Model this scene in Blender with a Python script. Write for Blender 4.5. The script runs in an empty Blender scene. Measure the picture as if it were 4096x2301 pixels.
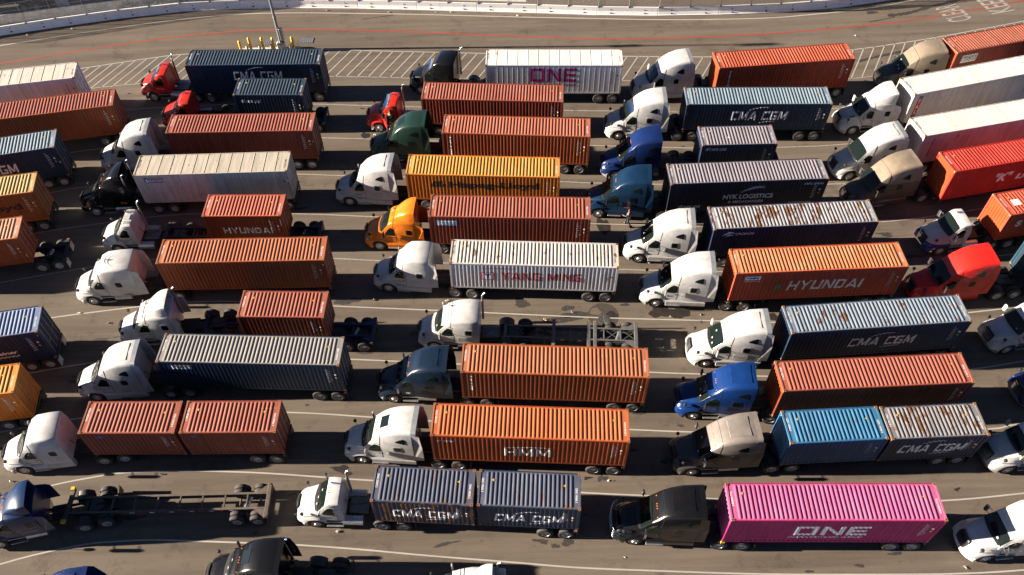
import bpy, bmesh, math, random
from mathutils import Vector, Matrix
random.seed(7)
R = math.radians
scene = bpy.context.scene
col = scene.collection

# ------------------------------------------------------------------ camera, light, exposure
PITCH, ROLL, CAM_H = 0.9458154937, -0.0308737182, 47.24785
cam_data = bpy.data.cameras.new("camera")
cam_data.sensor_fit = 'HORIZONTAL'; cam_data.sensor_width = 36.0
cam_data.lens = 3295.378 / 4096 * 36.0
cam_data.shift_x = 50.79 / 4096
cam_data.shift_y = 337.1 / 4096
cam_data.clip_start = 0.5; cam_data.clip_end = 3000
cam = bpy.data.objects.new("camera", cam_data); col.objects.link(cam); scene.camera = cam
fw = Vector((0, math.cos(PITCH), -math.sin(PITCH))); rt = Vector((1, 0, 0)); up = rt.cross(fw)
r2 = math.cos(ROLL) * rt + math.sin(ROLL) * up
u2 = -math.sin(ROLL) * rt + math.cos(ROLL) * up
m = Matrix((r2, u2, -fw)).transposed().to_4x4(); m.translation = Vector((0, 0, CAM_H)); cam.matrix_world = m

SUN_EL, SUN_AZ = R(15.6), R(-2.0)          # SUN_AZ: direction the light travels, on the ground
world = bpy.data.worlds.new("World"); scene.world = world; world.use_nodes = True
wn = world.node_tree.nodes; wl = world.node_tree.links
bg = wn["Background"]; bg.inputs[1].default_value = 0.05
sky = wn.new("ShaderNodeTexSky"); sky.sky_type = 'NISHITA'; sky.sun_disc = False
sky.sun_elevation = SUN_EL; sky.sun_rotation = R(272); sky.air_density = 0.2; sky.dust_density = 0.1; sky.ozone_density = 1.0
wl.new(sky.outputs[0], bg.inputs[0])
sd = bpy.data.lights.new("sun", 'SUN'); sd.energy = 5.0; sd.angle = R(0.5); sd.color = (1.0, 0.86, 0.70)
sun = bpy.data.objects.new("sun", sd); col.objects.link(sun)
ldir = Vector((math.cos(SUN_AZ) * math.cos(SUN_EL), math.sin(SUN_AZ) * math.cos(SUN_EL), -math.sin(SUN_EL)))
sun.rotation_euler = ldir.to_track_quat('-Z', 'Y').to_euler(); sun.location = (-60, 40, 60)
scene.view_settings.view_transform = 'Standard'; scene.view_settings.look = 'None'
scene.view_settings.gamma = 1.0; scene.view_settings.use_curve_mapping = False
scene.view_settings.exposure = 2.12

# ------------------------------------------------------------------ materials
def new_mat(name):
    mt = bpy.data.materials.new(name); mt.use_nodes = True
    return mt, mt.node_tree.nodes, mt.node_tree.links, mt.node_tree.nodes["Principled BSDF"]
def ramp(n, stops):
    r = n.new("ShaderNodeValToRGB"); e = r.color_ramp.elements
    while len(e) < len(stops): e.new(0.5)
    for k, (p, c) in enumerate(stops):
        e[k].position = p; e[k].color = (*c, 1) if len(c) == 3 else c
    return r
def noise(n, l, src, scale, detail=4, rough=0.55, vec=None):
    t = n.new("ShaderNodeTexNoise"); t.inputs["Scale"].default_value = scale
    t.inputs["Detail"].default_value = detail; t.inputs["Roughness"].default_value = rough
    if vec:
        mp = n.new("ShaderNodeMapping"); mp.inputs["Scale"].default_value = vec
        l.new(src, mp.inputs[0]); l.new(mp.outputs[0], t.inputs["Vector"])
    else: l.new(src, t.inputs["Vector"])
    return t
def mixc(n, l, fac, a, b, mode='MIX'):
    x = n.new("ShaderNodeMix"); x.data_type = 'RGBA'; x.blend_type = mode
    for sock, v in ((x.inputs[0], fac), (x.inputs[6], a), (x.inputs[7], b)):
        if isinstance(v, bpy.types.NodeSocket): l.new(v, sock)
        elif isinstance(v, (int, float)): sock.default_value = v
        else: sock.default_value = (*v, 1)
    return x.outputs[2]
def flat(name, c, rough=0.6, metal=0.0, spec=0.5, coat=0.0, var=0.0):
    mt, n, l, b = new_mat(name)
    b.inputs["Base Color"].default_value = (*c, 1); b.inputs["Roughness"].default_value = rough
    b.inputs["Metallic"].default_value = metal; b.inputs["Specular IOR Level"].default_value = spec
    b.inputs["Coat Weight"].default_value = coat
    if var:
        tc = n.new("ShaderNodeTexCoord"); t = noise(n, l, tc.outputs["Object"], 2.3, 6, .65)
        r = ramp(n, [(0.3, tuple(x * (1 - var) for x in c)), (0.7, tuple(min(1, x * (1 + var * .5)) for x in c))])
        l.new(t.outputs[0], r.inputs[0]); l.new(r.outputs[0], b.inputs["Base Color"])
    return mt
def offset_coords(n, l):
    tc = n.new("ShaderNodeTexCoord"); oi = n.new("ShaderNodeObjectInfo")
    mu = n.new("ShaderNodeMath"); mu.operation = 'MULTIPLY'; mu.inputs[1].default_value = 57.0
    l.new(oi.outputs["Random"], mu.inputs[0])
    cb = n.new("ShaderNodeCombineXYZ")
    for k in range(3): l.new(mu.outputs[0], cb.inputs[k])
    va = n.new("ShaderNodeVectorMath"); va.operation = 'ADD'
    l.new(tc.outputs["Object"], va.inputs[0]); l.new(cb.outputs[0], va.inputs[1])
    return va.outputs[0]
def container_mat(name, base, rust=0.1, fade=0.25, fadec=None, streak=True, rough=0.5):
    """painted steel: faded patches, streaks down or across the sheet, rust blooms"""
    mt, n, l, b = new_mat(name); v = offset_coords(n, l)
    fadec = fadec or tuple(min(.8, x * 1.5 + .05) for x in base)
    a = noise(n, l, v, 0.55, 5, .6)
    ra = ramp(n, [(0.35, (0, 0, 0)), (0.72, (1, 1, 1))]); l.new(a.outputs[0], ra.inputs[0])
    mu = n.new("ShaderNodeMath"); mu.operation = 'MULTIPLY'; mu.inputs[1].default_value = fade
    l.new(ra.outputs[0], mu.inputs[0])
    c = mixc(n, l, mu.outputs[0], base, fadec)
    if streak:                                   # dirt runs: long thin in y and z, short in x
        s = noise(n, l, v, 1.0, 5, .7, vec=(5.5, .35, .45))
        rs = ramp(n, [(0.38, (0.55, .52, .5)), (0.62, (1, 1, 1))]); l.new(s.outputs[0], rs.inputs[0])
        c = mixc(n, l, 0.55, c, rs.outputs[0], 'MULTIPLY')
    g = noise(n, l, v, 14, 4, .7)
    rg = ramp(n, [(0.3, (.72, .70, .68)), (0.62, (1, 1, 1))]); l.new(g.outputs[0], rg.inputs[0])
    c = mixc(n, l, 0.5, c, rg.outputs[0], 'MULTIPLY')
    pv = noise(n, l, v, 1.0, 3, .8, vec=(2.3, .03, .03)); rp = ramp(n, [(0.32, (.76, .75, .75)), (0.68, (1.12, 1.12, 1.12))]); l.new(pv.outputs[0], rp.inputs[0])
    c = mixc(n, l, .6, c, rp.outputs[0], 'MULTIPLY')
    k = noise(n, l, v, 1.1, 8, .72, vec=(1.6, .6, .8))
    t = 0.665 - 0.20 * rust
    rk = ramp(n, [(t, (0, 0, 0)), (t + .05, (1, 1, 1))]); l.new(k.outputs[0], rk.inputs[0])
    rc = noise(n, l, v, 9, 4, .6)
    rr = ramp(n, [(0.3, (.055, .028, .015)), (0.7, (.20, .098, .045))]); l.new(rc.outputs[0], rr.inputs[0])
    m2 = n.new("ShaderNodeMath"); m2.operation = 'MULTIPLY'; m2.inputs[1].default_value = min(1, .5 + rust)
    l.new(rk.outputs[0], m2.inputs[0])
    c = mixc(n, l, m2.outputs[0], c, rr.outputs[0])
    sc_ = noise(n, l, v, 1.0, 3, .5, vec=(.5, 7.0, 7.0)); rs2 = ramp(n, [(0.70, (0, 0, 0)), (0.73, (.6, .6, .6))]); l.new(sc_.outputs[0], rs2.inputs[0])
    c = mixc(n, l, rs2.outputs[0], c, fadec)
    l.new(c, b.inputs["Base Color"]); b.inputs["Roughness"].default_value = rough
    b.inputs["Specular IOR Level"].default_value = .35
    bp = n.new("ShaderNodeBump"); bp.inputs["Strength"].default_value = .25; bp.inputs["Distance"].default_value = .02
    l.new(a.outputs[0], bp.inputs["Height"]); l.new(bp.outputs[0], b.inputs["Normal"])
    return mt
def paint_mat(name, c, rough=0.32, dirt=0.25):
    mt, n, l, b = new_mat(name); v = offset_coords(n, l)
    a = noise(n, l, v, 1.3, 6, .65)
    r = ramp(n, [(0.35, tuple(x * (1 - dirt) for x in c)), (0.62, c)]); l.new(a.outputs[0], r.inputs[0])
    l.new(r.outputs[0], b.inputs["Base Color"]); b.inputs["Roughness"].default_value = rough
    b.inputs["Coat Weight"].default_value = .2; b.inputs["Coat Roughness"].default_value = .1; b.inputs["Specular IOR Level"].default_value = .35
    r3 = ramp(n, [(0.3, (rough + .08,) * 3), (0.7, (rough,) * 3)]); l.new(a.outputs[0], r3.inputs[0]); l.new(r3.outputs[0], b.inputs["Roughness"])
    return mt

M = {}
M['band'] = flat("orange_band", (.72, .33, .03), .5)
M['rubber'] = flat("tyre_rubber", (.035, .032, .03), .85, var=.3)
M['rim'] = flat("wheel_steel", (.62, .62, .62), .35, .6, var=.35)
M['rim_dark'] = flat("wheel_well", (.02, .02, .02), .8)
M['chrome'] = flat("chrome", (.75, .77, .8), .12, 1.0)
M['alu'] = flat("tread_aluminium", (.5, .5, .5), .38, .8, var=.3)
M['deck'] = flat("deck_tread", (.16, .17, .18), .5, .5, var=.4)
M['bumper_grey'] = flat("bumper_grey", (.16, .16, .165), .5, var=.2)
M['black'] = flat("black_plastic", (.022, .022, .024), .5)
M['frame_black'] = flat("frame_black", (.025, .026, .028), .55, var=.3)
M['frame_grey'] = flat("frame_grey", (.115, .115, .115), .55, var=.3)
M['frame_blue'] = flat("frame_blue", (.010, .020, .075), .5, var=.3)
M['frame_tan'] = flat("frame_tan", (.115, .092, .072), .6, var=.4)
M['frame_green'] = flat("frame_green", (.02, .05, .06), .55, var=.3)
M['glass'] = flat("cab_glass", (.006, .010, .009), .07, 0, .22)
M['lamp'] = flat("headlamp_lens", (.7, .7, .68), .1, .3, coat=1)
M['amber'] = flat("amber_lens", (.7, .2, .02), .25)
M['red_lens'] = flat("red_lens", (.5, .02, .015), .25)
M['casting'] = container_mat("corner_casting_rust", (.27, .12, .05), rust=.5, fade=.5, streak=False, rough=.75)
M['hole'] = flat("casting_hole", (.01, .008, .006), .9)
M['white_ink'] = flat("white_lettering", (.88, .88, .86), .5, var=.12)
M['black_ink'] = flat("black_lettering", (.02, .02, .022), .6)
M['red_ink'] = flat("red_lettering", (.45, .03, .03), .6, var=.2)
M['magenta_ink'] = flat("magenta_lettering", (.36, .008, .13), .6)
M['blue_ink'] = flat("blue_sticker", (.03, .08, .25), .6)
M['lightblue_ink'] = flat("pale_blue_sticker", (.25, .42, .6), .6)
M['yellow_ink'] = flat("yellow_sticker", (.55, .38, .06), .6)
M['green_ink'] = flat("green_sticker", (.04, .22, .12), .6)
M['mark_white'] = None
M['yellow_paint'] = flat("bollard_yellow", (.68, .47, .04), .5, var=.25)
M['cream_paint'] = flat("bollard_cream", (.7, .6, .34), .6, var=.2)
M['galv'] = flat("galvanised_steel", (.33, .36, .38), .4, .6, var=.2)
M['wire'] = flat("fence_wire", (.2, .2, .2), .55, .4)
M['sticker'] = flat("sticker", (.22, .26, .25), .7)
M['paper'] = flat("litter_white", (.7, .7, .66), .8)
M['flap'] = flat("mud_flap_white", (.6, .6, .6), .7, var=.4)
M['red_hose'] = flat("air_line_red", (.3, .02, .02), .4)

def mk_concrete(name, c0, c1, dirt=.5):
    mt, n, l, b = new_mat(name); v = offset_coords(n, l)
    a = noise(n, l, v, 1.7, 7, .7); r = ramp(n, [(0.3, c0), (0.65, c1)]); l.new(a.outputs[0], r.inputs[0])
    s = noise(n, l, v, 2.2, 6, .75, vec=(1.0, 1.0, .4)); rs = ramp(n, [(0.28, (1 - dirt,) * 3), (0.45, (1, 1, 1))]); l.new(s.outputs[0], rs.inputs[0])
    c = mixc(n, l, 1.0, r.outputs[0], rs.outputs[0], 'MULTIPLY')
    l.new(c, b.inputs["Base Color"]); b.inputs["Roughness"].default_value = .85
    return mt
M['barrier'] = mk_concrete("white_painted_concrete", (.78, .78, .78), (.88, .87, .85), .22)
M['old_barrier'] = mk_concrete("weathered_concrete", (.26, .25, .24), (.5, .5, .49), .7)
M['concrete'] = mk_concrete("concrete", (.42, .40, .37), (.58, .56, .52), .3)

def mk_asphalt():
    mt, n, l, b = new_mat("asphalt"); tc = n.new("ShaderNodeTexCoord"); v = tc.outputs["Object"]
    a = noise(n, l, v, .06, 6, .6); r = ramp(n, [(0.3, (.124, .103, .082)), (0.7, (.168, .139, .112))]); l.new(a.outputs[0], r.inputs[0])
    # wheel tracks and drag marks run along the lanes
    s = noise(n, l, v, 1.0, 6, .7, vec=(.05, .9, 1)); rs = ramp(n, [(0.32, (.64, .64, .65)), (0.6, (1.08, 1.08, 1.07))]); l.new(s.outputs[0], rs.inputs[0])
    c = mixc(n, l, .8, r.outputs[0], rs.outputs[0], 'MULTIPLY')
    g = noise(n, l, v, 22, 3, .8); rg = ramp(n, [(0.3, (.62, .62, .62)), (0.7, (1.35, 1.33, 1.3))]); l.new(g.outputs[0], rg.inputs[0])
    c = mixc(n, l, .75, c, rg.outputs[0], 'MULTIPLY')
    d = noise(n, l, v, .45, 8, .75); rd = ramp(n, [(0.33, (.55, .55, .56)), (0.46, (1, 1, 1))]); l.new(d.outputs[0], rd.inputs[0])
    c = mixc(n, l, .7, c, rd.outputs[0], 'MULTIPLY')
    k = noise(n, l, v, 2.6, 5, .6); rk = ramp(n, [(0.27, (.5, .48, .46)), (0.31, (1, 1, 1))]); l.new(k.outputs[0], rk.inputs[0])
    c = mixc(n, l, .8, c, rk.outputs[0], 'MULTIPLY')
    l.new(c, b.inputs["Base Color"]); b.inputs["Roughness"].default_value = .9; b.inputs["Specular IOR Level"].default_value = .2
    bp = n.new("ShaderNodeBump"); bp.inputs["Strength"].default_value = .5; bp.inputs["Distance"].default_value = .012
    l.new(g.outputs[0], bp.inputs["Height"]); l.new(bp.outputs[0], b.inputs["Normal"])
    return mt
M['asphalt'] = mk_asphalt()
def mk_worn(name, c, under=(.112, .090, .070), wear=.42):
    mt, n, l, b = new_mat(name); tc = n.new("ShaderNodeTexCoord"); v = tc.outputs["Object"]
    a = noise(n, l, v, 4.5, 8, .8); r = ramp(n, [(wear - .06, (0, 0, 0)), (wear + .05, (1, 1, 1))]); l.new(a.outputs[0], r.inputs[0])
    g = noise(n, l, v, .35, 4, .6); rg = ramp(n, [(0.3, (.78,) * 3), (0.7, (1, 1, 1))]); l.new(g.outputs[0], rg.inputs[0])
    c2 = mixc(n, l, 1.0, c, rg.outputs[0], 'MULTIPLY')
    l.new(mixc(n, l, r.outputs[0], under, c2), b.inputs["Base Color"]); b.inputs["Roughness"].default_value = .75
    return mt
M['mark_white'] = mk_worn("white_road_paint", (.42, .40, .36), wear=.36)
M['mark_faint'] = mk_worn("worn_white_road_paint", (.36, .33, .29), wear=.43)
M['mark_red'] = mk_worn("red_road_paint", (.40, .045, .03), wear=.33)
M['stain'] = mk_worn("oil_stain", (.035, .031, .029), wear=.40)
M['track'] = mk_worn("tyre_track", (.095, .078, .062), wear=.52)
M['wet'] = flat("wet_asphalt", (.030, .025, .022), .45, var=.35)
M['patch'] = flat("newer_and_shaded_asphalt", (.052, .043, .036), .85, var=.3)  # newer asphalt round the drain; also the painted shade behind the fence

PAINT = {k: paint_mat("paint_" + k, c, r_) for k, (c, r_) in {
    'white': ((.49, .49, .485), .3), 'red': ((.50, .022, .012), .3), 'black': ((.006, .006, .007), .16),
    'orange': ((.66, .17, .008), .3), 'darkgreen': ((.012, .034, .026), .28), 'blue': ((.006, .018, .085), .24),
    'teal': ((.005, .022, .055), .24), 'darkteal': ((.007, .016, .034), .24), 'brightblue': ((.005, .028, .125), .22),
    'tan': ((.205, .165, .125), .35), 'greytan': ((.175, .155, .14), .35), 'navy': ((.004, .022, .075), .24),
    'brightred': ((.55, .018, .012), .28), 'charcoal': ((.05, .05, .052), .35), 'brown': ((.09, .07, .055), .3)}.items()}

def two_tone(name, top, low, z, rough=.3):
    """two coats of paint meeting at height z above the ground"""
    mt = paint_mat(name, top, rough); n = mt.node_tree.nodes; l = mt.node_tree.links; b = n["Principled BSDF"]
    src = b.inputs["Base Color"].links[0].from_socket; tc = n.new("ShaderNodeTexCoord"); sp = n.new("ShaderNodeSeparateXYZ"); l.new(tc.outputs["Object"], sp.inputs[0])
    g_ = n.new("ShaderNodeMath"); g_.operation = 'GREATER_THAN'; g_.inputs[1].default_value = z; l.new(sp.outputs[2], g_.inputs[0])
    l.new(mixc(n, l, g_.outputs[0], low, src), b.inputs["Base Color"]); return mt
PAINT['tan_brown'] = two_tone("paint_champagne_over_brown", (.205, .165, .125), (.075, .058, .045), 2.55)
PAINT['grey_charcoal'] = two_tone("paint_grey_over_charcoal", (.175, .155, .14), (.045, .042, .042), 2.6)
PAINT['white_blue'] = two_tone("paint_white_over_blue", (.49, .49, .485), (.008, .03, .17), 1.22)

# ------------------------------------------------------------------ mesh helpers
class MB:
    def __init__(s): s.v = []; s.f = []
    def add(s, vs, fs):
        o = len(s.v); s.v += [tuple(v) for v in vs]; s.f += [tuple(i + o for i in f) for f in fs]; return s
    def box(s, x0, x1, y0, y1, z0, z1):
        return s.add([(x0, y0, z0), (x1, y0, z0), (x1, y1, z0), (x0, y1, z0), (x0, y0, z1), (x1, y0, z1), (x1, y1, z1), (x0, y1, z1)],
                     [(0, 3, 2, 1), (4, 5, 6, 7), (0, 1, 5, 4), (1, 2, 6, 5), (2, 3, 7, 6), (3, 0, 4, 7)])
    def cyl(s, p0, p1, r0, r1=None, n=12, cap=True):
        r1 = r0 if r1 is None else r1
        p0 = Vector(p0); p1 = Vector(p1); d = (p1 - p0).normalized()
        a = d.cross(Vector((0, 0, 1)) if abs(d.z) < .9 else Vector((1, 0, 0))).normalized(); b = d.cross(a)
        vs = []
        for p, r in ((p0, r0), (p1, r1)):
            for k in range(n):
                t = 2 * math.pi * k / n; vs.append(p + a * (r * math.cos(t)) + b * (r * math.sin(t)))
        fs = [(k, (k + 1) % n, n + (k + 1) % n, n + k) for k in range(n)]
        if cap: fs += [tuple(range(n - 1, -1, -1)), tuple(range(n, 2 * n))]
        return s.add(vs, fs)
    def tube(s, pts, r, n=6):
        for a, b in zip(pts[:-1], pts[1:]): s.cyl(a, b, r, n=n)
        return s
    def loft(s, rings, cap0=True, cap1=True, closed=False):
        n = len(rings[0]); vs = [p for r_ in rings for p in r_]; fs = []
        for i in range(len(rings) - 1):
            for k in range(n if closed else n - 1):
                k2 = (k + 1) % n; fs.append((i * n + k, i * n + k2, (i + 1) * n + k2, (i + 1) * n + k))
        if cap0: fs.append(tuple(range(n - 1, -1, -1)))
        if cap1: fs.append(tuple(range((len(rings) - 1) * n, len(rings) * n)))
        return s.add(vs, fs)
    def lathe_y(s, prof, cx=0, cy=0, cz=0, n=24):
        """prof: list of (r, y), spun round the y axis"""
        rings = []
        for r_, y in prof: rings.append([(cx + r_ * math.cos(2 * math.pi * k / n), cy + y, cz + r_ * math.sin(2 * math.pi * k / n)) for k in range(n)])
        return s.loft(rings, False, False, True)
    def lathe_z(s, prof, n=16, cx=0, cy=0):
        rings = [[(cx + r_ * math.cos(2 * math.pi * k / n), cy + r_ * math.sin(2 * math.pi * k / n), z) for k in range(n)] for r_, z in prof]
        return s.loft(rings, True, True, True)
    def mesh(s, name, smooth=None):
        me = bpy.data.meshes.new(name); me.from_pydata(s.v, [], s.f); me.update()
        bm = bmesh.new(); bm.from_mesh(me); bmesh.ops.recalc_face_normals(bm, faces=bm.faces); bm.to_mesh(me); bm.free()
        me.materials.append(None)
        if smooth:
            me.polygons.foreach_set('use_smooth', [True] * len(me.polygons))
            me.set_sharp_from_angle(angle=R(smooth))
        return me
CACHE = {}
def cached(key, fn):
    if key not in CACHE: CACHE[key] = fn()
    return CACHE[key]
def put(name, me, mat, parent=None, loc=(0, 0, 0), rot=(0, 0, 0), label=None, kind=None):
    o = bpy.data.objects.new(name, me); col.objects.link(o)
    if mat is not None and me.materials:
        o.material_slots[0].link = 'OBJECT'; o.material_slots[0].material = mat
    o.parent = parent; o.location = loc; o.rotation_euler = rot
    if label: o['label'] = label
    if kind: o['kind'] = kind
    return o
def thing(name, label, cat, loc, rz=0, group=None):
    o = bpy.data.objects.new(name, None); col.objects.link(o); o.empty_display_size = .3
    o.location = loc; o.rotation_euler = (0, 0, rz); o['label'] = label; o['category'] = cat
    if group: o['group'] = group
    return o
def tag(o, label, cat, group=None):
    o['label'] = label; o['category'] = cat
    if group: o['group'] = group
    return o
def rounded_box(x0, x1, y0, y1, z0, z1, b=.02, seg=1):
    bm = bmesh.new(); bmesh.ops.create_cube(bm, size=1)
    for v in bm.verts: v.co = Vector(((x0 + x1) / 2 + v.co.x * (x1 - x0), (y0 + y1) / 2 + v.co.y * (y1 - y0), (z0 + z1) / 2 + v.co.z * (z1 - z0)))
    bmesh.ops.bevel(bm, geom=bm.edges[:], offset=b, segments=seg, affect='EDGES')
    me = bpy.data.meshes.new("block"); bm.to_mesh(me); bm.free(); me.materials.append(None)
    return me

# ------------------------------------------------------------------ ground and painted markings
g = MB(); NX = 24
g.add([(-700, -500, 0), (700, -500, 0), (700, 1400, 0), (-700, 1400, 0)], [(0, 1, 2, 3)])
put("asphalt_ground", g.mesh("asphalt_ground"), M['asphalt'], kind='structure')

def catmull(pts, n=6):
    P = [Vector((*p, 0)) for p in pts]; P = [2 * P[0] - P[1]] + P + [2 * P[-1] - P[-2]]; out = []
    for i in range(1, len(P) - 2):
        for k in range(n):
            t = k / n; a, b, c, d = P[i - 1:i + 3]
            out.append(.5 * ((2 * b) + (c - a) * t + (2 * a - 5 * b + 4 * c - d) * t * t + (3 * b - a - 3 * c + d) * t ** 3))
    out.append(P[-2]); return out
def strip(name, pts, w, z, mat, smooth=True):
    q = catmull(pts) if smooth else [Vector((*p, 0)) for p in pts]; mb = MB(); vs = []
    for i, p in enumerate(q):
        d = (q[min(i + 1, len(q) - 1)] - q[max(i - 1, 0)]).normalized(); nrm = Vector((-d.y, d.x, 0)) * w / 2
        vs += [(p.x - nrm.x, p.y - nrm.y, z), (p.x + nrm.x, p.y + nrm.y, z)]
    mb.add(vs, [(2 * i, 2 * i + 2, 2 * i + 3, 2 * i + 1) for i in range(len(q) - 1)])
    return put(name, mb.mesh(name), mat, kind='structure')
EDGE = [(-60, 73.6), (-55, 75.1), (-49.33, 76.55), (-45.58, 77.44), (-41.79, 78.37), (-36.62, 79.46), (-32.66, 80.17), (-27.98, 80.80), (-24.15, 80.98), (-18.6, 80.79), (-13.05, 80.36), (-7.54, 79.9), (2.42, 78.89), (10.53, 78.15), (15.88, 77.66), (21.24, 77.35), (28.32, 77.25), (32.45, 77.59), (36.64, 78.09), (40.94, 78.91), (43.62, 79.63), (50, 81.4), (60, 84.6)]
RED = [(-60, 70.7), (-54, 72.1), (-48.3, 73.44), (-44.64, 74.32), (-40.92, 75.19), (-37.15, 76.06), (-33.35, 76.87), (-29.0, 77.5), (-23.68, 77.85), (-18.27, 77.72), (-12.83, 77.25), (-7.42, 76.68), (2.31, 75.45), (8.89, 74.7), (14.14, 74.35), (20.71, 74.22), (27.74, 74.49), (33.12, 74.9), (38.57, 75.5), (42.77, 76.12), (47.12, 77.09), (51.57, 78.19), (54.99, 78.98), (62, 80.8)]
HUP = [(-46, 70.9), (-39.79, 72.23), (-33.27, 73.61), (-29.89, 74.08), (-23, 74.3), (-16.29, 74.11), (-9.93, 73.5), (-0.51, 72.64), (6, 72.05), (13.02, 71.44), (21.44, 70.89), (28, 70.75), (35.05, 71.32), (41.62, 72.49), (45.13, 73.25), (53.52, 75.31), (60, 77)]
HLO = [(-46, 67.2), (-38.42, 68.82), (-33.59, 69.4), (-24, 69.85), (-15.27, 69.61), (-9.7, 69.18), (-6.77, 68.88), (3, 68.2), (12.51, 67.52), (21, 66.9), (28, 66.6), (33.69, 66.75), (38, 67.4), (45, 68.9), (53, 70.9), (60, 72.6)]
strip("road_edge_line", EDGE, .15, .008, M['mark_white'])
strip("red_guide_line", RED, .16, .008, M['mark_red'])
strip("hatch_border_line", HUP, .12, .008, M['mark_white'])
strip("hatch_border_line", HLO, .10, .008, M['mark_faint'])
def interp(P, x):
    for (a, b), (c, d) in zip(P[:-1], P[1:]):
        if a <= x <= c: return b + (d - b) * (x - a) / (c - a)
    return P[-1][1]
x = -44.5; k = 0
while x < 58:
    y = interp(HUP, x); t = 0
    while y - 4.4 * t > interp(HLO, max(-46, x - 2.35 * t)) and t < 1.4: t += .02
    strip("hatch_line", [(x, y), (x - 2.35 * t, y - 4.4 * t)], .11, .008, M['mark_white'], False)
    x += 1.07 if x < -20 or x > 30 else 1.04
LANES = [
 [(-47, 63.4), (-41, 64.5), (-33.64, 65.4), (-30.64, 65.6), (-22, 65.8), (-16.54, 65.42), (-11.56, 64.95), (-6.51, 64.5), (6.69, 63.33), (12.06, 62.97), (20, 62.4), (28, 62.2), (36, 63), (48, 65.4)],
 [(-45, 57.8), (-37.29, 59.53), (-34.86, 59.92), (-28, 60.7), (-22, 60.9), (-15.0, 60.47), (-10.64, 60.08), (-4.59, 59.51), (8.67, 58.29), (11.86, 58.05), (18, 57.5), (25.29, 57.28), (31.0, 57.45), (38, 58.5), (48, 60.6)],
 [(-44, 52.7), (-37.08, 54.45), (-35.39, 54.85), (-28, 55.8), (-22, 56.0), (-16.63, 55.7), (-13.3, 55.38), (-7.58, 54.92), (5.73, 53.72), (7.84, 53.49), (14.29, 53.0), (22, 52.5), (28.09, 52.4), (30.12, 52.53), (38, 53.6), (46, 55.3)],
 [(-43, 48.1), (-37.31, 49.49), (-32.39, 50.38), (-28.48, 50.95), (-24.24, 51.16), (-16.56, 50.82), (-10.1, 50.19), (-5.4, 49.68), (7.85, 48.59), (10.83, 48.35), (16.76, 47.9), (24, 47.55), (30.93, 47.76), (35.81, 48.3), (44, 49.7)],
 [(-42, 43.3), (-38.63, 44.1), (-31.87, 45.5), (-27.81, 46.05), (-20, 46.15), (-12.58, 45.58), (-9.47, 45.24), (-3.72, 44.72), (9.49, 43.52), (11.68, 43.33), (18, 42.9), (26, 42.65), (31.92, 42.9), (33.76, 43.1), (38.78, 43.66), (41.03, 43.95), (46, 44.8)],
 [(-40, 39.2), (-33.6, 40.36), (-27.11, 41.21), (-23.96, 41.5), (-19.3, 41.4), (-12.33, 40.67), (-4.16, 39.89), (1.08, 39.36), (6.71, 38.81), (8.96, 38.62), (16.08, 38.09), (20.3, 37.79), (28, 37.6), (34.78, 38.15), (38.92, 38.6), (44, 39.3)],
 [(-38, 34.3), (-33.39, 35.28), (-28.61, 36.07), (-22, 36.4), (-16, 36.1), (-10.43, 35.58), (-7.42, 35.3), (-2.8, 34.87), (10.7, 33.63), (14.11, 33.35), (18.77, 32.98), (26, 32.65), (32.91, 33.04), (36.93, 33.61), (41, 34.2)],
 [(-36, 29.9), (-30, 31.1), (-24, 31.6), (-14.61, 31.2), (-9.09, 30.63), (-4.82, 30.15), (8.74, 28.97), (11.73, 28.71), (17.76, 28.28), (25, 27.9), (32.41, 28.15), (33.98, 28.39), (38, 29)],
 [(-35, 24.5), (-29.56, 26.02), (-26.78, 26.59), (-24.67, 26.86), (-20.75, 26.85), (-16.1, 26.56), (-11.71, 26.08), (-8.45, 25.72), (5.06, 24.38), (9.08, 24.03), (13.5, 23.65), (21, 23.1), (27.65, 23.04), (32.86, 23.38), (36, 23.7)],
 [(-34, 19.7), (-30.92, 20.72), (-28.67, 21.34), (-25.94, 21.87), (-23.92, 22.0), (-21.86, 22.02), (-18.94, 21.84), (-15.61, 21.61), (-12.47, 21.36), (-8.75, 20.95), (-4.66, 20.42), (0.41, 19.83), (4.4, 19.36), (9.15, 19.0), (15.66, 18.58), (23.51, 18.31), (27.45, 18.25), (30.86, 18.35), (34, 18.6)],
 [(-33, 15.2), (-22, 17.2), (-12, 16.6), (5, 14.8), (20, 13.6), (32, 13.8)]]
for i, P in enumerate(LANES): strip("lane_line", P, .105, .008, M['mark_white'] if i > 4 else M['mark_faint'])

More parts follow.
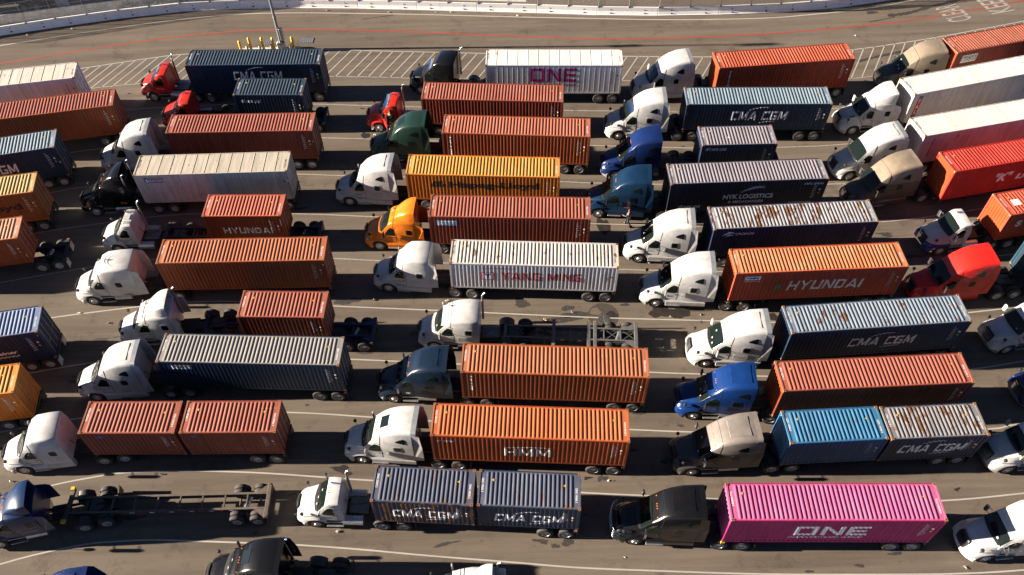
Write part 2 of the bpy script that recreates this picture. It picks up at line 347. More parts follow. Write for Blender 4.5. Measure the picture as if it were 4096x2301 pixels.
def blob(cx, cy, rx, ry, z, mat, name="oil_stain", n=28, jag=.35, ang=0):
    ph = [random.uniform(0, 6.28) for _ in range(5)]; vs = [(cx, cy, z)]
    for k in range(n):
        t = 2 * math.pi * k / n
        r_ = 1 + jag * (.5 * math.sin(2 * t + ph[0]) + .35 * math.sin(3 * t + ph[1]) + .25 * math.sin(5 * t + ph[2]) + .2 * math.sin(9 * t + ph[3]))
        a, b = rx * r_ * math.cos(t), ry * r_ * math.sin(t)
        vs.append((cx + a * math.cos(ang) - b * math.sin(ang), cy + a * math.sin(ang) + b * math.cos(ang), z))
    mb = MB().add(vs, [(0, k + 1, (k + 1) % n + 1) for k in range(n)])
    return put(name, mb.mesh(name), mat, kind='structure')
for q in [(-11.33, 60.62, .36, .46), (8.78, 48.24, .48, 1.0)]: blob(*q, .004, M['wet'])
for q in [(-11.42, 41.1, .95, .3), (5.8, 39.1, .9, .35), (4.7, 38.65, 1.5, .28), (5.26, 39.77, .45, .26), (1.86, 40.36, .6, .39), (9.55, 39.92, .3, .15), (-14.95, 65.64, .37, .16),
          (-13.13, 56.11, .17, .17), (-16.03, 51.43, .56, .13), (-9.66, 36.12, .58, .1), (3.88, 21.01, .41, .22), (21.23, 18.94, .28, .12), (23.59, 19.63, .4, .11),
          (18.14, 18.67, .24, .09), (-13.34, 31.76, .13, .11), (-33.73, 40.11, .26, .16), (12.07, 29.16, .22, .1), (16.7, 57.78, .14, .11), (38.95, 77.67, .5, .3),
          (17.47, 53.35, .33, .16), (9.53, 30.27, .5, .13), (-39.2, 40.3, .5, .4), (3.1, 20.8, .25, .15), (22.5, 23.1, .9, .1)]: blob(*q, .004, M['stain'])
rs_ = random.Random(11)
for _ in range(150):
    L_ = rs_.choice(LANES[:-1]); px = rs_.uniform(-38, 38); py = interp(L_, px) + rs_.uniform(.6, 4.2); big = rs_.random() < .25
    blob(px, py, rs_.uniform(.25, .8) if big else rs_.uniform(.06, .22), rs_.uniform(.1, .25) if big else rs_.uniform(.05, .14), .0036 + _ * 2e-6, M['stain'] if _ % 3 else M['wet'], jag=.7, ang=rs_.uniform(-.3, .3))
for _ in range(26):
    L_ = rs_.choice(LANES[:-1]); px = rs_.uniform(-34, 30); ln = rs_.uniform(4, 14); o_ = rs_.uniform(.9, 3.4)
    for dy in (0, 1.9):
        q = [(px + ln * t / 5, interp(L_, px + ln * t / 5) + o_ + dy) for t in range(6)]
        strip("tyre_track", q, rs_.uniform(.18, .3), .0022 + _ * 3e-5, M['track'])
blob(12.0, 39.15, .75, .5, .004, M['wet']); blob(13.3, 38.95, .95, .55, .0045, M['wet']); blob(14.9, 39.2, .9, .18, .004, M['stain']); blob(20.3, 38.3, .45, .3, .004, M['wet'])
# resurfaced ring round the drain, and the tar seams on the far road
vs = [(7.84, 38.7, .0035)]; n = 26
for k in range(n):
    t = 2 * math.pi * k / n; rr = 1.14 * (1 + .12 * math.sin(t)); vs.append((7.84 + rr * math.cos(t), 38.78 + rr * math.sin(t) * 1.08, .0035))
put("asphalt_patch", MB().add(vs, [(0, k + 1, (k + 1) % n + 1) for k in range(n)]).mesh("asphalt_patch"), M['patch'], kind='structure')
blob(7.3, 39.35, .35, .4, .0055, M['asphalt'], 'dry_asphalt'); blob(8.4, 38.9, .5, .4, .005, M['wet'])
def seam(pts, w0, w1):
    q = catmull(pts, 8); vs = []
    for i, p in enumerate(q):
        w = random.uniform(w0, w1); d = (q[min(i + 1, len(q) - 1)] - q[max(i - 1, 0)]).normalized(); nr = Vector((-d.y, d.x, 0)) * w
        vs += [(p.x - nr.x, p.y - nr.y, .004), (p.x + nr.x, p.y + nr.y, .004)]
    put("tar_seam", MB().add(vs, [(2 * i, 2 * i + 2, 2 * i + 3, 2 * i + 1) for i in range(len(q) - 1)]).mesh("tar_seam"), M['stain'], kind='structure')
seam([(35.2, 69.4), (37, 70.0), (38.8, 70.5), (41, 71.1)], .1, .22)
seam([(40.4, 77.0), (42.5, 77.35), (45, 78.3), (48, 79.3), (52, 80.5), (56, 81.6)], .12, .3)
seam([(38.2, 76.0), (39.5, 76.3), (41, 76.7)], .04, .1)
seam([(-13, 79.3), (-11.4, 79.6), (-9.8, 79.9)], .03, .08)

# letters painted on the road
def text_mesh(txt, offset=0.0, align='LEFT', space_line=1.0, shear=0.0):
    cu = bpy.data.curves.new("lettering", 'FONT'); cu.body = txt; cu.offset = offset; cu.align_x = align
    cu.space_line = space_line; cu.shear = shear; cu.resolution_u = 3
    o = bpy.data.objects.new("lettering_tmp", cu); col.objects.link(o)
    dg = bpy.context.evaluated_depsgraph_get(); me = bpy.data.meshes.new_from_object(o.evaluated_get(dg))
    bpy.data.objects.remove(o); bpy.data.curves.remove(cu); return me
def road_word(txt, origin, right, upv, name):
    me = text_mesh(txt, .012); xs = [v.co.x for v in me.vertices]; ys = [v.co.y for v in me.vertices]
    x0, x1, y0, y1 = min(xs), max(xs), min(ys), max(ys)
    for v in me.vertices:
        a = (v.co.x - x0) / (x1 - x0); b = (v.co.y - y0) / (y1 - y0)
        v.co = Vector((origin[0] + right[0] * a + upv[0] * b, origin[1] + right[1] * a + upv[1] * b, .013))
    me.materials.clear(); me.materials.append(None)
    put(name, me, M['mark_faint'], kind='structure')
road_word("CLEAR", (48.72, 75.95), (-.75, 2.9), (-2.55, -.62), "road_lettering")
road_word("KEEP", (53.42, 77.25), (-.75, 2.9), (-2.55, -.62), "road_lettering")

# ------------------------------------------------------------------ containers
LEN = {40: 12.192, 20: 6.058}; W = 2.438
def side_profile(L, reefer):
    """[(x, depth)] of the side sheet, depth measured inward from the post face"""
    x0, x1 = .16, L - .16; pts = []
    if reefer:
        n = round((x1 - x0) / .46); p = (x1 - x0) / n
        for i in range(n):
            a = x0 + i * p; pts += [(a, .018), (a + p * .92, .018), (a + p * .945, .0145), (a + p * .975, .0145)]
        pts.append((x1, .018))
    else:
        n = round((x1 - x0) / .278); p = (x1 - x0) / n
        for i in range(n):
            a = x0 + i * p; pts += [(a, .010), (a + p * .26, .010), (a + p * .5, .043), (a + p * .76, .043)]
        pts.append((x1, .010))
    return pts
def depth_at(P, x):
    if x <= P[0][0] or x >= P[-1][0]: return P[0][1]
    for (a, b), (c, d) in zip(P[:-1], P[1:]):
        if a <= x <= c: return b + (d - b) * (x - a) / (c - a)
    return P[0][1]
def mesh_side(L, H, reefer):
    P = side_profile(L, reefer); vs = []
    for x, d in P: vs += [(x, d, .15), (x, d, H - .09)]
    return MB().add(vs, [(2 * i, 2 * i + 2, 2 * i + 3, 2 * i + 1) for i in range(len(P) - 1)]).mesh("side_wall")
def mesh_front(H):
    n = 8; p = (W - .24) / n; P = []
    for i in range(n):
        a = .12 + i * p; P += [(a, .012), (a + p * .3, .012), (a + p * .5, .055), (a + p * .8, .055)]
    P.append((W - .12, .012)); vs = []
    for y, d in P: vs += [(d, y, .16), (d, y, H - .1)]
    return MB().add(vs, [(2 * i, 2 * i + 2, 2 * i + 3, 2 * i + 1) for i in range(len(P) - 1)]).mesh("front_wall")
def mesh_roof(L, H, reefer):
    zb = H - .035; x0, x1 = (.42, L - .42) if not reefer else (.05, L - .05); mb = MB(); xs = [(.03, 0)]
    if reefer:
        n = round((x1 - x0) / .92); p = (x1 - x0) / n
        for i in range(n): a = x0 + i * p; xs += [(a, 0), (a + p * .955, 0), (a + p * .97, .018), (a + p * .985, .018)]
    else:
        n = round((x1 - x0) / .262); p = (x1 - x0) / n
        for i in range(n):
            a = x0 + i * p
            xs += [(a, 0), (a + p * .12, .001), (a + p * .24, .024), (a + p * .34, .035), (a + p * .58, .036), (a + p * .68, .028), (a + p * .78, .001)]
    xs += [(x1, 0), (L - .03, 0)]
    ys = [(.05, 0), (.13, 0), (.165, .55), (.205, .95), (.26, 1), (W - .26, 1), (W - .205, .95), (W - .165, .55), (W - .13, 0), (W - .05, 0)]
    if reefer: ys = [(.05, 0), (.08, 1), (W - .08, 1), (W - .05, 0)]
    for x, h in xs:
        for y, k in ys: mb.v.append((x, y, zb + h * k))
    m_ = len(ys)
    for i in range(len(xs) - 1):
        for j in range(m_ - 1): mb.f.append((i * m_ + j, (i + 1) * m_ + j, (i + 1) * m_ + j + 1, i * m_ + j + 1))
    return mb.mesh("roof_panel", 35)
def mesh_rail(L, H, z0, z1, y0):
    return MB().box(.10, L - .10, y0, y0 + .06, z0, z1).mesh("side_rail")
def mesh_post(H): return MB().box(0.004, .15, .004, .13, .118, H - .118).mesh("corner_post")
def mesh_header(z0, z1): return MB().box(.01, .11, .16, W - .16, z0, z1).mesh("end_rail")
def mesh_casting():
    mb = MB(); x, y, z = .178, .162, .118; h = .04
    mb.box(0, x, 0, y, 0, z); return mb.mesh("corner_casting")
def mesh_cast_hole(): return MB().box(.05, .128, .045, .117, .114, .1195).mesh("casting_hole")
def mesh_door(H):
    mb = MB(); hh = H - .24; vs = []
    P = [(.0, 0)] + [q for k in range(3) for q in ((.06 + k * .36, 0), (.10 + k * .36, .03), (.33 + k * .36, .03), (.37 + k * .36, 0))] + [(1.14, 0)]
    for y, d in P: vs += [(-d, y, 0), (-d, y, hh)]
    return MB().add(vs, [(2 * i, 2 * i + 2, 2 * i + 3, 2 * i + 1) for i in range(len(P) - 1)]).mesh("door")
def mesh_rod(H):
    mb = MB().cyl((.03, 0, .02), (.03, 0, H - .28), .02, n=6); return mb.mesh("lock_rod")
def mesh_handle(): return MB().box(.02, .05, 0, .42, 0, .035).mesh("door_handle")

def project_side(me, u0, u1, w0, w1, P, off=.006, keep=False):
    """lays a flat (x, y) mesh on the side sheet: x along the container, y up, cut where the sheet folds"""
    bm = bmesh.new(); bm.from_mesh(me)
    xs = [v.co.x for v in bm.verts]; ys = [v.co.y for v in bm.verts]
    if not keep:
        a0, a1, b0, b1 = min(xs), max(xs), min(ys), max(ys)
        for v in bm.verts: v.co.x = u0 + (u1 - u0) * (v.co.x - a0) / max(1e-6, a1 - a0); v.co.y = w0 + (w1 - w0) * (v.co.y - b0) / max(1e-6, b1 - b0)
    lo = min(v.co.x for v in bm.verts); hi = max(v.co.x for v in bm.verts)
    for x, d in P:
        if lo < x < hi: bmesh.ops.bisect_plane(bm, geom=bm.verts[:] + bm.edges[:] + bm.faces[:], plane_co=(x, 0, 0), plane_no=(1, 0, 0), dist=1e-5)
    for v in bm.verts: v.co = Vector((v.co.x, depth_at(P, v.co.x) - off - v.co.z, v.co.y))
    out = bpy.data.meshes.new("lettering"); bm.to_mesh(out); bm.free(); out.materials.append(None); return out
def poly_mesh(polys):
    me = bpy.data.meshes.new("marking"); vs = []; fs = []
    for p in polys: fs.append(tuple(range(len(vs), len(vs) + len(p)))); vs += [(a, b, 0) for a, b in p]
    me.from_pydata(vs, [], fs); return me

S_ = .20
GLY = {  # width, strokes as polylines in a box one unit high
 'C': (.82, [[(.82, .9), (.18, .9)], [(.1, 1), (.1, 0)], [(.18, .1), (.82, .1)]]), 'M': (1.05, [[(.1, 0), (.1, 1)], [(.95, 0), (.95, 1)], [(.14, .98), (.525, .12)], [(.91, .98), (.525, .12)]]),
 'A': (.95, [[(.08, 0), (.475, 1)], [(.87, 0), (.475, 1)], [(.26, .27), (.69, .27)]]), 'G': (.86, [[(.82, .9), (.18, .9)], [(.1, 1), (.1, 0)], [(.18, .1), (.82, .1)], [(.78, 0), (.78, .52)], [(.46, .47), (.8, .47)]]),
 'O': (.95, [[(0, .9), (.95, .9)], [(.1, .8), (.1, .2)], [(.85, .8), (.85, .2)], [(0, .1), (.95, .1)]]), 'N': (.9, [[(.1, 0), (.1, 1)], [(.8, 0), (.8, 1)], [(.14, .96), (.76, .04)]]),
 'E': (.85, [[(.1, 0), (.1, 1)], [(.18, .9), (.85, .9)], [(.18, .5), (.78, .5)], [(.18, .1), (.85, .1)]]), 'H': (.88, [[(.1, 0), (.1, 1)], [(.78, 0), (.78, 1)], [(.18, .5), (.7, .5)]]),
 'Y': (.9, [[(.08, 1), (.45, .45)], [(.82, 1), (.45, .45)], [(.45, 0), (.45, .52)]]), 'I': (.2, [[(.1, 0), (.1, 1)]]), 'U': (.88, [[(.1, 0), (.1, 1)], [(.78, 0), (.78, 1)], [(.18, .1), (.7, .1)]]),
 'D': (.88, [[(.1, 0), (.1, 1)], [(.18, .9), (.66, .9)], [(.18, .1), (.66, .1)], [(.72, .94), (.72, .06)]]), ' ': (.35, [])}
def block(word, u0, u1, w0, w1, ink, shear=0.0):
    """heavy square lettering: every stroke its own bar"""
    tot = sum(GLY[c][0] for c in word) + .17 * (len(word) - 1); kx = (u1 - u0) / tot; h = w1 - w0; x = 0; vs = []; fs = []
    for c in word:
        for i, ((ax, ay), (bx, by)) in enumerate(GLY[c][1]):
            X0, Y0, X1, Y1 = u0 + (x + ax) * kx, w0 + ay * h, u0 + (x + bx) * kx, w0 + by * h
            if abs(X1 - X0) < 1e-6 or abs(Y1 - Y0) > .3 * h: q = [(X0 - .1 * kx, Y0), (X0 + .1 * kx, Y0), (X1 + .1 * kx, Y1), (X1 - .1 * kx, Y1)]
            else: q = [(X0, Y0 - .1 * h), (X1, Y1 - .1 * h), (X1, Y1 + .1 * h), (X0, Y0 + .1 * h)]
            o = len(vs); vs += [(a + shear * (b - w0), b, .0012 * i) for a, b in q]; fs.append((o, o + 1, o + 2, o + 3))
        x += GLY[c][0] + .17
    me = bpy.data.meshes.new("lettering"); me.from_pydata(vs, [], fs); return ('mesh', me, ink)
def swoosh(x0, x1, z, h, t=.05, flip=False):
    n = 14; P = []
    for i in range(n):
        a = i / n; b = (i + 1) / n; f = lambda s: z + h * (math.sin(s * math.pi * .62) if not flip else math.sin(s * math.pi * .62))
        xa, xb = x0 + (x1 - x0) * a, x0 + (x1 - x0) * b; ta, tb = t * (.2 + 1.6 * min(a, 1 - a) + .3), t * (.2 + 1.6 * min(b, 1 - b) + .3)
        P.append([(xa, f(a)), (xb, f(b)), (xb, f(b) + tb), (xa, f(a) + ta)])
    return P
def container(key, L, x, y, yaw, ztop, side, roof, label, HC=True, reefer=False, front=None, decals=(), codes=True, codec=None, group=None):
    H = 2.896 if HC else 2.591; l = LEN[L]; zb = min(1.26, max(1.07, ztop - H)); yaw = R(yaw)
    t = thing("shipping_container", label, "container", (x, y, zb), yaw, group)
    front = front or side
    sw = put("side_wall", cached(('side', L, H, reefer), lambda: mesh_side(l, H, reefer)), side, t)
    # far wall: the same sheet turned round
    put("side_wall", sw.data, side, t, (l, W, 0), (0, 0, math.pi))
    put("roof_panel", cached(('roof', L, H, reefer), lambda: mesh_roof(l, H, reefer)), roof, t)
    put("front_wall", cached(('front', H), lambda: mesh_front(H)), front, t)
    for z0, z1, k in ((.0, .155, 'b'), (H - .10, H - .008, 't')):
        me = cached(('rail', L, H, k), lambda: mesh_rail(l, H, z0, z1, .008))
        put("side_rail", me, side, t); put("side_rail", me, side, t, (l, W, 0), (0, 0, math.pi))
        me = cached(('head', H, k), lambda: mesh_header(z0 + .003, z1 - .003))
        put("end_rail", me, roof if k == 't' else side, t); put("end_rail", me, roof if k == 't' else side, t, (l, W, 0), (0, 0, math.pi))
    post = cached(('post', H), lambda: mesh_post(H)); cst = cached('casting', mesh_casting); hole = cached('casthole', mesh_cast_hole)
    for (px, py, rz) in ((0, 0, 0), (l, 0, math.pi / 2), (l, W, math.pi), (0, W, -math.pi / 2)):
        pp = put("corner_post", post, side, t, (px, py, 0), (0, 0, rz))
        c = put("corner_casting", cst, M['casting'], t, (px, py, H - .118), (0, 0, rz)); put("casting_hole", hole, M['hole'], c)
        put("corner_casting", cst, M['casting'], t, (px, py, 0), (0, 0, rz))
    dr = cached(('door', H), lambda: mesh_door(H)); rd = cached(('rod', H), lambda: mesh_rod(H)); hd = cached('handle', mesh_handle)
    for k in range(2):
        d = put("door", dr, side, t, (l - .02, .075 + k * 1.145, .13))
        for yy in (.28, .86): put("lock_rod", rd, M['galv'], d, (0, yy, 0)); 
        put("door_handle", hd, M['galv'], d, (.03, .36, 1.1))
    P = side_profile(l, reefer)
    if not reefer:
        pass
    for d in decals:
        kind = d[0]
        if kind == 'text':
            _, s, u0, u1, w0, w1, mat = d[:7]; op = d[7] if len(d) > 7 else {}
            me = project_side(text_mesh(s, op.get('bold', .02), op.get('align', 'LEFT'), op.get('line', 1.0), op.get('shear', 0)), u0, u1, w0, w1, P, op.get('off', .006))
            put("lettering", me, mat, t)
        elif kind == 'poly':
            _, polys, mat = d[:3]; off = d[3] if len(d) > 3 else .006
            put("emblem", project_side(poly_mesh(polys), 0, 0, 0, 0, P, off, True), mat, t)
        elif kind == 'mesh':
            put("lettering", project_side(d[1], 0, 0, 0, 0, P, .006, True), d[2], t)
        elif kind == 'roofpatch':
            _, x0, x1, y0, y1, mat = d
            put("roof_label", MB().box(x0, x1, y0, y1, H - .02, H + .001).mesh("roof_label"), mat, t)
    if codes:
        ic = codec or M['white_ink']
        rx = random.Random(hash(key) % 1000 + len(key)); s = codes if isinstance(codes, str) else "TRIU 4%05d %d" % (sum(ord(c) for c in key) * 97 % 100000, len(label) % 10)
        def code_mesh():
            me = text_mesh(s, .012); xs = [v.co.x for v in me.vertices]; ys = [v.co.y for v in me.vertices]
            a0, a1, b0, b1 = min(xs), max(xs), min(ys), max(ys)
            for v in me.vertices: v.co = Vector(((v.co.y - b0) / (b1 - b0) * .13, -(v.co.x - a0) / (a1 - a0) * .95, 0))
            me.materials.clear(); me.materials.append(None); return me
        me = code_mesh()
        zc = H - .030
        put("code_lettering", me, ic, t, (.19, 1.9, zc)); put("code_lettering", me, ic, t, (l - .32, 1.45, zc))
        tri = cached('tri', lambda: MB().add([(0, 0, 0), (.17, -.10, 0), (.17, .10, 0)], [(0, 1, 2)]).mesh("warning_label"))
        zt = H + .003 if not reefer else H - .028
        put("warning_label", tri, M['yellow_ink'], t, (.75, 1.75, zt + .002)); put("warning_label", tri, M['yellow_ink'], t, (l - 1.05, 1.55, zt + .002))
        # small print and warning squares low down the door end of the near side
        me = project_side(text_mesh("22G1\n30480 KG\n67200 LB\n28280 KG\n62350 LB\n33.2 CU.M\nNET WT", .0, 'LEFT', 1.2), l - 1.0, l - .72, 1.0, H - .45, P)
        put("data_lettering", me, ic, t, kind='stuff')
        me = project_side(poly_mesh([[(l - .52, H - 1.45), (l - .34, H - 1.45), (l - .43, H - 1.25)]]), 0, 0, 0, 0, P, .006, True)
        put("warning_label", me, M['yellow_ink'], t)
        me = project_side(poly_mesh([[(l - .5, H - 1.12), (l - .36, H - 1.12), (l - .36, H - .98), (l - .5, H - .98)]]), 0, 0, 0, 0, P, .006, True)
        put("data_label", me, ic, t)
    return t

def dir2(yaw): return Vector((math.cos(R(yaw)), math.sin(R(yaw)), 0))
WI, BI, RI, MI = M['white_ink'], M['black_ink'], M['red_ink'], M['magenta_ink']
CM = container_mat
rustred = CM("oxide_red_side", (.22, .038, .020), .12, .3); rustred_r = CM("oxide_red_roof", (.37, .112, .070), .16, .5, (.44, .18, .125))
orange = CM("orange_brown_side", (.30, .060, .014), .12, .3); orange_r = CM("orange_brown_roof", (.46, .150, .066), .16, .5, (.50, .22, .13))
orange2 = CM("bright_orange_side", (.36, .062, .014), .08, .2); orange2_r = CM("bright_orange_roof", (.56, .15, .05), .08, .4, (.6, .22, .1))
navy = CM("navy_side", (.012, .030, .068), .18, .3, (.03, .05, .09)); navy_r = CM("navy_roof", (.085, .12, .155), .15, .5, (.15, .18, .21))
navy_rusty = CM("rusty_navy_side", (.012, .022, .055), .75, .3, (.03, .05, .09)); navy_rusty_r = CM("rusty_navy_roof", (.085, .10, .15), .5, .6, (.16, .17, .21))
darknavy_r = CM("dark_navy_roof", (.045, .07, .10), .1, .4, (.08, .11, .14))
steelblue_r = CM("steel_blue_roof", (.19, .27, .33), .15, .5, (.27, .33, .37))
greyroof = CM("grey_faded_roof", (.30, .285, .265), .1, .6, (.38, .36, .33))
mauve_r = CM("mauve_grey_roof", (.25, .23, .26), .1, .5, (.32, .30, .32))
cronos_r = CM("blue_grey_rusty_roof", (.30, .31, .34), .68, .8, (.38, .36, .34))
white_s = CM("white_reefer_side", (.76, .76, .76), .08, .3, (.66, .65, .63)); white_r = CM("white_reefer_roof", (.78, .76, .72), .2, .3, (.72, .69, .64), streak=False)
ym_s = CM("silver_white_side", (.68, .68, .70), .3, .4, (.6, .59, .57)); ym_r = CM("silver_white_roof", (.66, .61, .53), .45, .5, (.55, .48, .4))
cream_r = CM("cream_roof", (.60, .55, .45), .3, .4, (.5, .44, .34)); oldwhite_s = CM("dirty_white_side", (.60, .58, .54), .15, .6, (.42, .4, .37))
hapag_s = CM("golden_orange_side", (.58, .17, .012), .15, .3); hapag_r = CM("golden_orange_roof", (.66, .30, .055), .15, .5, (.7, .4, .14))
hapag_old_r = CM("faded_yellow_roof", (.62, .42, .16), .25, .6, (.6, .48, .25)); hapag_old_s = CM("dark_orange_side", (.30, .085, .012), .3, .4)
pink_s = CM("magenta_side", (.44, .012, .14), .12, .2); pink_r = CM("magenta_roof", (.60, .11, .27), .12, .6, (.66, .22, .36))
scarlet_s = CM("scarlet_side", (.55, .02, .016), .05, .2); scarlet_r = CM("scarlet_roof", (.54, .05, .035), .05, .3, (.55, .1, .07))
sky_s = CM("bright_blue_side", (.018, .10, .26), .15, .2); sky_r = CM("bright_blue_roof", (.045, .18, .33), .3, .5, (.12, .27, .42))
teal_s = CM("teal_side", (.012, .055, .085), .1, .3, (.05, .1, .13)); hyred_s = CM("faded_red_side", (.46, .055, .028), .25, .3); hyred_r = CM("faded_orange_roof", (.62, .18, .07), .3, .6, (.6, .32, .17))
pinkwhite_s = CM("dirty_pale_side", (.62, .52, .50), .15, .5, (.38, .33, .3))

def cma(x0, x1, w0=1.15, w1=1.75, ink=WI):
    d = x1 - x0; c_ = (w0 + w1) / 2 - .02; w0, w1 = c_ - .43, c_ + .43
    return [block("CMA CGM", x0, x1, w0, w1, ink, .12), ('poly', swoosh(x0 + .30 * d, x0 + .66 * d, w1 + .12, .26, .06), ink), ('poly', swoosh(x0 + .52 * d, x0 + .82 * d, w0 - .30, .12, .05), ink)]
def beacon(x0, w0, bg=M['blue_ink'], ink=WI, top=M['yellow_ink'], s=1.5):
    return [('poly', [[(x0, w0), (x0 + s, w0), (x0 + s, w0 + .52), (x0, w0 + .52)]], bg, .006), ('poly', [[(x0 + .35, w0 + .38), (x0 + s - .04, w0 + .34), (x0 + s - .04, w0 + .48), (x0 + .3, w0 + .48)]], top, .010),
            ('poly', [[(x0 + .10, w0 + .05), (x0 + .24, w0 + .05), (x0 + .21, w0 + .4), (x0 + .13, w0 + .4)]], ink, .010), ('text', "BEACON", x0 + .28, x0 + s - .06, w0 + .07, w0 + .30, ink, {'off': .012, 'bold': .015})]
def vert(word, x0, w0, w1, ink=WI, wd=.22): return [('text', "\n".join(word), x0, x0 + wd, w0, w1, ink, {'align': 'CENTER', 'line': .8, 'bold': .06})]
def hapag(x0, x1, ink=BI): return [('text', "Hapag-Lloyd", x0 + 1.5, x1, 1.15, 1.95, ink, {'bold': .04}), ('poly', [[(x0, 1.35), (x0 + .3, 1.95), (x0 + .62, 1.95), (x0 + .32, 1.35)], [(x0 + .42, 1.35), (x0 + .72, 1.95), (x0 + 1.04, 1.95), (x0 + .74, 1.35)], [(x0 + .84, 1.35), (x0 + 1.02, 1.68), (x0 + 1.28, 1.68), (x0 + 1.1, 1.35)]], ink)]
def nyk(x0, w=2.05): return [('text', "NYK LINE", x0 + .5, x0 + 1.75, w, w + .26, WI, {'bold': .03, 'shear': .2}), ('poly', [q for k in range(3) for q in swoosh(x0, x0 + .42, w + .02 + k * .1, .03, .05)], WI)]

C = {}
def addc(key, *a, **k): C[key] = (a, container(key, *a, **k)); return C[key][1]
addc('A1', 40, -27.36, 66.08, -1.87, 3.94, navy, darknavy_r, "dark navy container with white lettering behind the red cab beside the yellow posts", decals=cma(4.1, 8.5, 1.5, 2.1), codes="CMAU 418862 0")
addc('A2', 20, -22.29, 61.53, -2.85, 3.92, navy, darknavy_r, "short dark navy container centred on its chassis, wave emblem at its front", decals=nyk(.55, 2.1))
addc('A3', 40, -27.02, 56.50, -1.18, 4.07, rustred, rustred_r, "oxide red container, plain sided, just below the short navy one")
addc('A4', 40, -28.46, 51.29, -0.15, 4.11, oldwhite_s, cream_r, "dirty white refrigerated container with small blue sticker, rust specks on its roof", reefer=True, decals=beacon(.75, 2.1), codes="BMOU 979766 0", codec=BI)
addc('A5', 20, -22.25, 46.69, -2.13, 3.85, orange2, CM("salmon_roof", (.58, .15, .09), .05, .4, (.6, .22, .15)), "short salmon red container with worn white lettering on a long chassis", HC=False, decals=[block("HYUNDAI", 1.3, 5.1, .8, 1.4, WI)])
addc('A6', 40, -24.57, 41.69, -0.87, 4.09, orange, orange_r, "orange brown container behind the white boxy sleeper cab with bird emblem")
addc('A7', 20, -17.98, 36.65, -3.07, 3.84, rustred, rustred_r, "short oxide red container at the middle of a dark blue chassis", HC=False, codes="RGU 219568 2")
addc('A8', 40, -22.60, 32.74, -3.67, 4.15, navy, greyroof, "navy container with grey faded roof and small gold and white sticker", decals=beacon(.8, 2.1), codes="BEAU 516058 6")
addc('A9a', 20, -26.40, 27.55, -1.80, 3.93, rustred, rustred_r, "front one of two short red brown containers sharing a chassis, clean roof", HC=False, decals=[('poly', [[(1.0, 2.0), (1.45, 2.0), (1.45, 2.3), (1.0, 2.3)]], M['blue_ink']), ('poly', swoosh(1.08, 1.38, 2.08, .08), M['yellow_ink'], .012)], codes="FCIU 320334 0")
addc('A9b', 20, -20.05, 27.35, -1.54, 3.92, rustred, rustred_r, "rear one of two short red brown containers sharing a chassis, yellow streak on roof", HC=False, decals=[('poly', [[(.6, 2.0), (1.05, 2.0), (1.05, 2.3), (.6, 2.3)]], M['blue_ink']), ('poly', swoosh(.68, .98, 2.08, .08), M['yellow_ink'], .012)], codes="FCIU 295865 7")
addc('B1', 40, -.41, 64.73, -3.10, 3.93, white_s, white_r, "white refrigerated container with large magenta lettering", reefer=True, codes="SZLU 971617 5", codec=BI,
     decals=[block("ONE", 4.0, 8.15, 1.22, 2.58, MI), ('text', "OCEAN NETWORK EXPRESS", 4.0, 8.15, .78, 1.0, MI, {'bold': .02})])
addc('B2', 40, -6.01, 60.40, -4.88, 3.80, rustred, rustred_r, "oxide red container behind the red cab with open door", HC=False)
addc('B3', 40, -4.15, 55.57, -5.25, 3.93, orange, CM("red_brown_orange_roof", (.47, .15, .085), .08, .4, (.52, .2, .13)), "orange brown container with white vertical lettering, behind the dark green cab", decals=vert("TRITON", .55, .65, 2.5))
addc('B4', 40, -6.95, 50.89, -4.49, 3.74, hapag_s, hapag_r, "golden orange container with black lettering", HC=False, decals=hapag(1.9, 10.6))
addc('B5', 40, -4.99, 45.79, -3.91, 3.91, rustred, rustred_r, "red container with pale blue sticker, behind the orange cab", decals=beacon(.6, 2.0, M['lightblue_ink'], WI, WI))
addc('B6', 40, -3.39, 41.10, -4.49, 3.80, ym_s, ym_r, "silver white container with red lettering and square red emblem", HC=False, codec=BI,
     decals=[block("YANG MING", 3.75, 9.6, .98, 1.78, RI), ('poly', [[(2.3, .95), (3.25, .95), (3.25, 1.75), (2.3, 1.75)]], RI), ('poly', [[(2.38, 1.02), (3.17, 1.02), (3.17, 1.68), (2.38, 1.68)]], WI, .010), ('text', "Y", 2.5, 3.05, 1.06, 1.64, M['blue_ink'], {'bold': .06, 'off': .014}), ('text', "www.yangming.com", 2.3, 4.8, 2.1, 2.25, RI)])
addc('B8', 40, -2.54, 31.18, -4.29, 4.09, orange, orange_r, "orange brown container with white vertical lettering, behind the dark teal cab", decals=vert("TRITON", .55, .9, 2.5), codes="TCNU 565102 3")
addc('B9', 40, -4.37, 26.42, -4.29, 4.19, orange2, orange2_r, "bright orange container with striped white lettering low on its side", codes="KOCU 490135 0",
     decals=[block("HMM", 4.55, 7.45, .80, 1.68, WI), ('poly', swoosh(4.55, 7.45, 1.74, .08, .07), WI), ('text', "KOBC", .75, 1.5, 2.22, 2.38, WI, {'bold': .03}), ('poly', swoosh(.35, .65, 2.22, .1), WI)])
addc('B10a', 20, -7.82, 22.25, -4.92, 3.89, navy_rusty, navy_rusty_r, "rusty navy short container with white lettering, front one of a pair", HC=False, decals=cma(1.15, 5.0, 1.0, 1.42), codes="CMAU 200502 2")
addc('B10b', 20, -1.56, 21.77, -4.74, 3.80, navy, navy_rusty_r, "navy short container with white lettering and rusty rear roof end", HC=False, decals=cma(1.0, 5.0, 1.0, 1.42), codes="CRXU 193656 3")
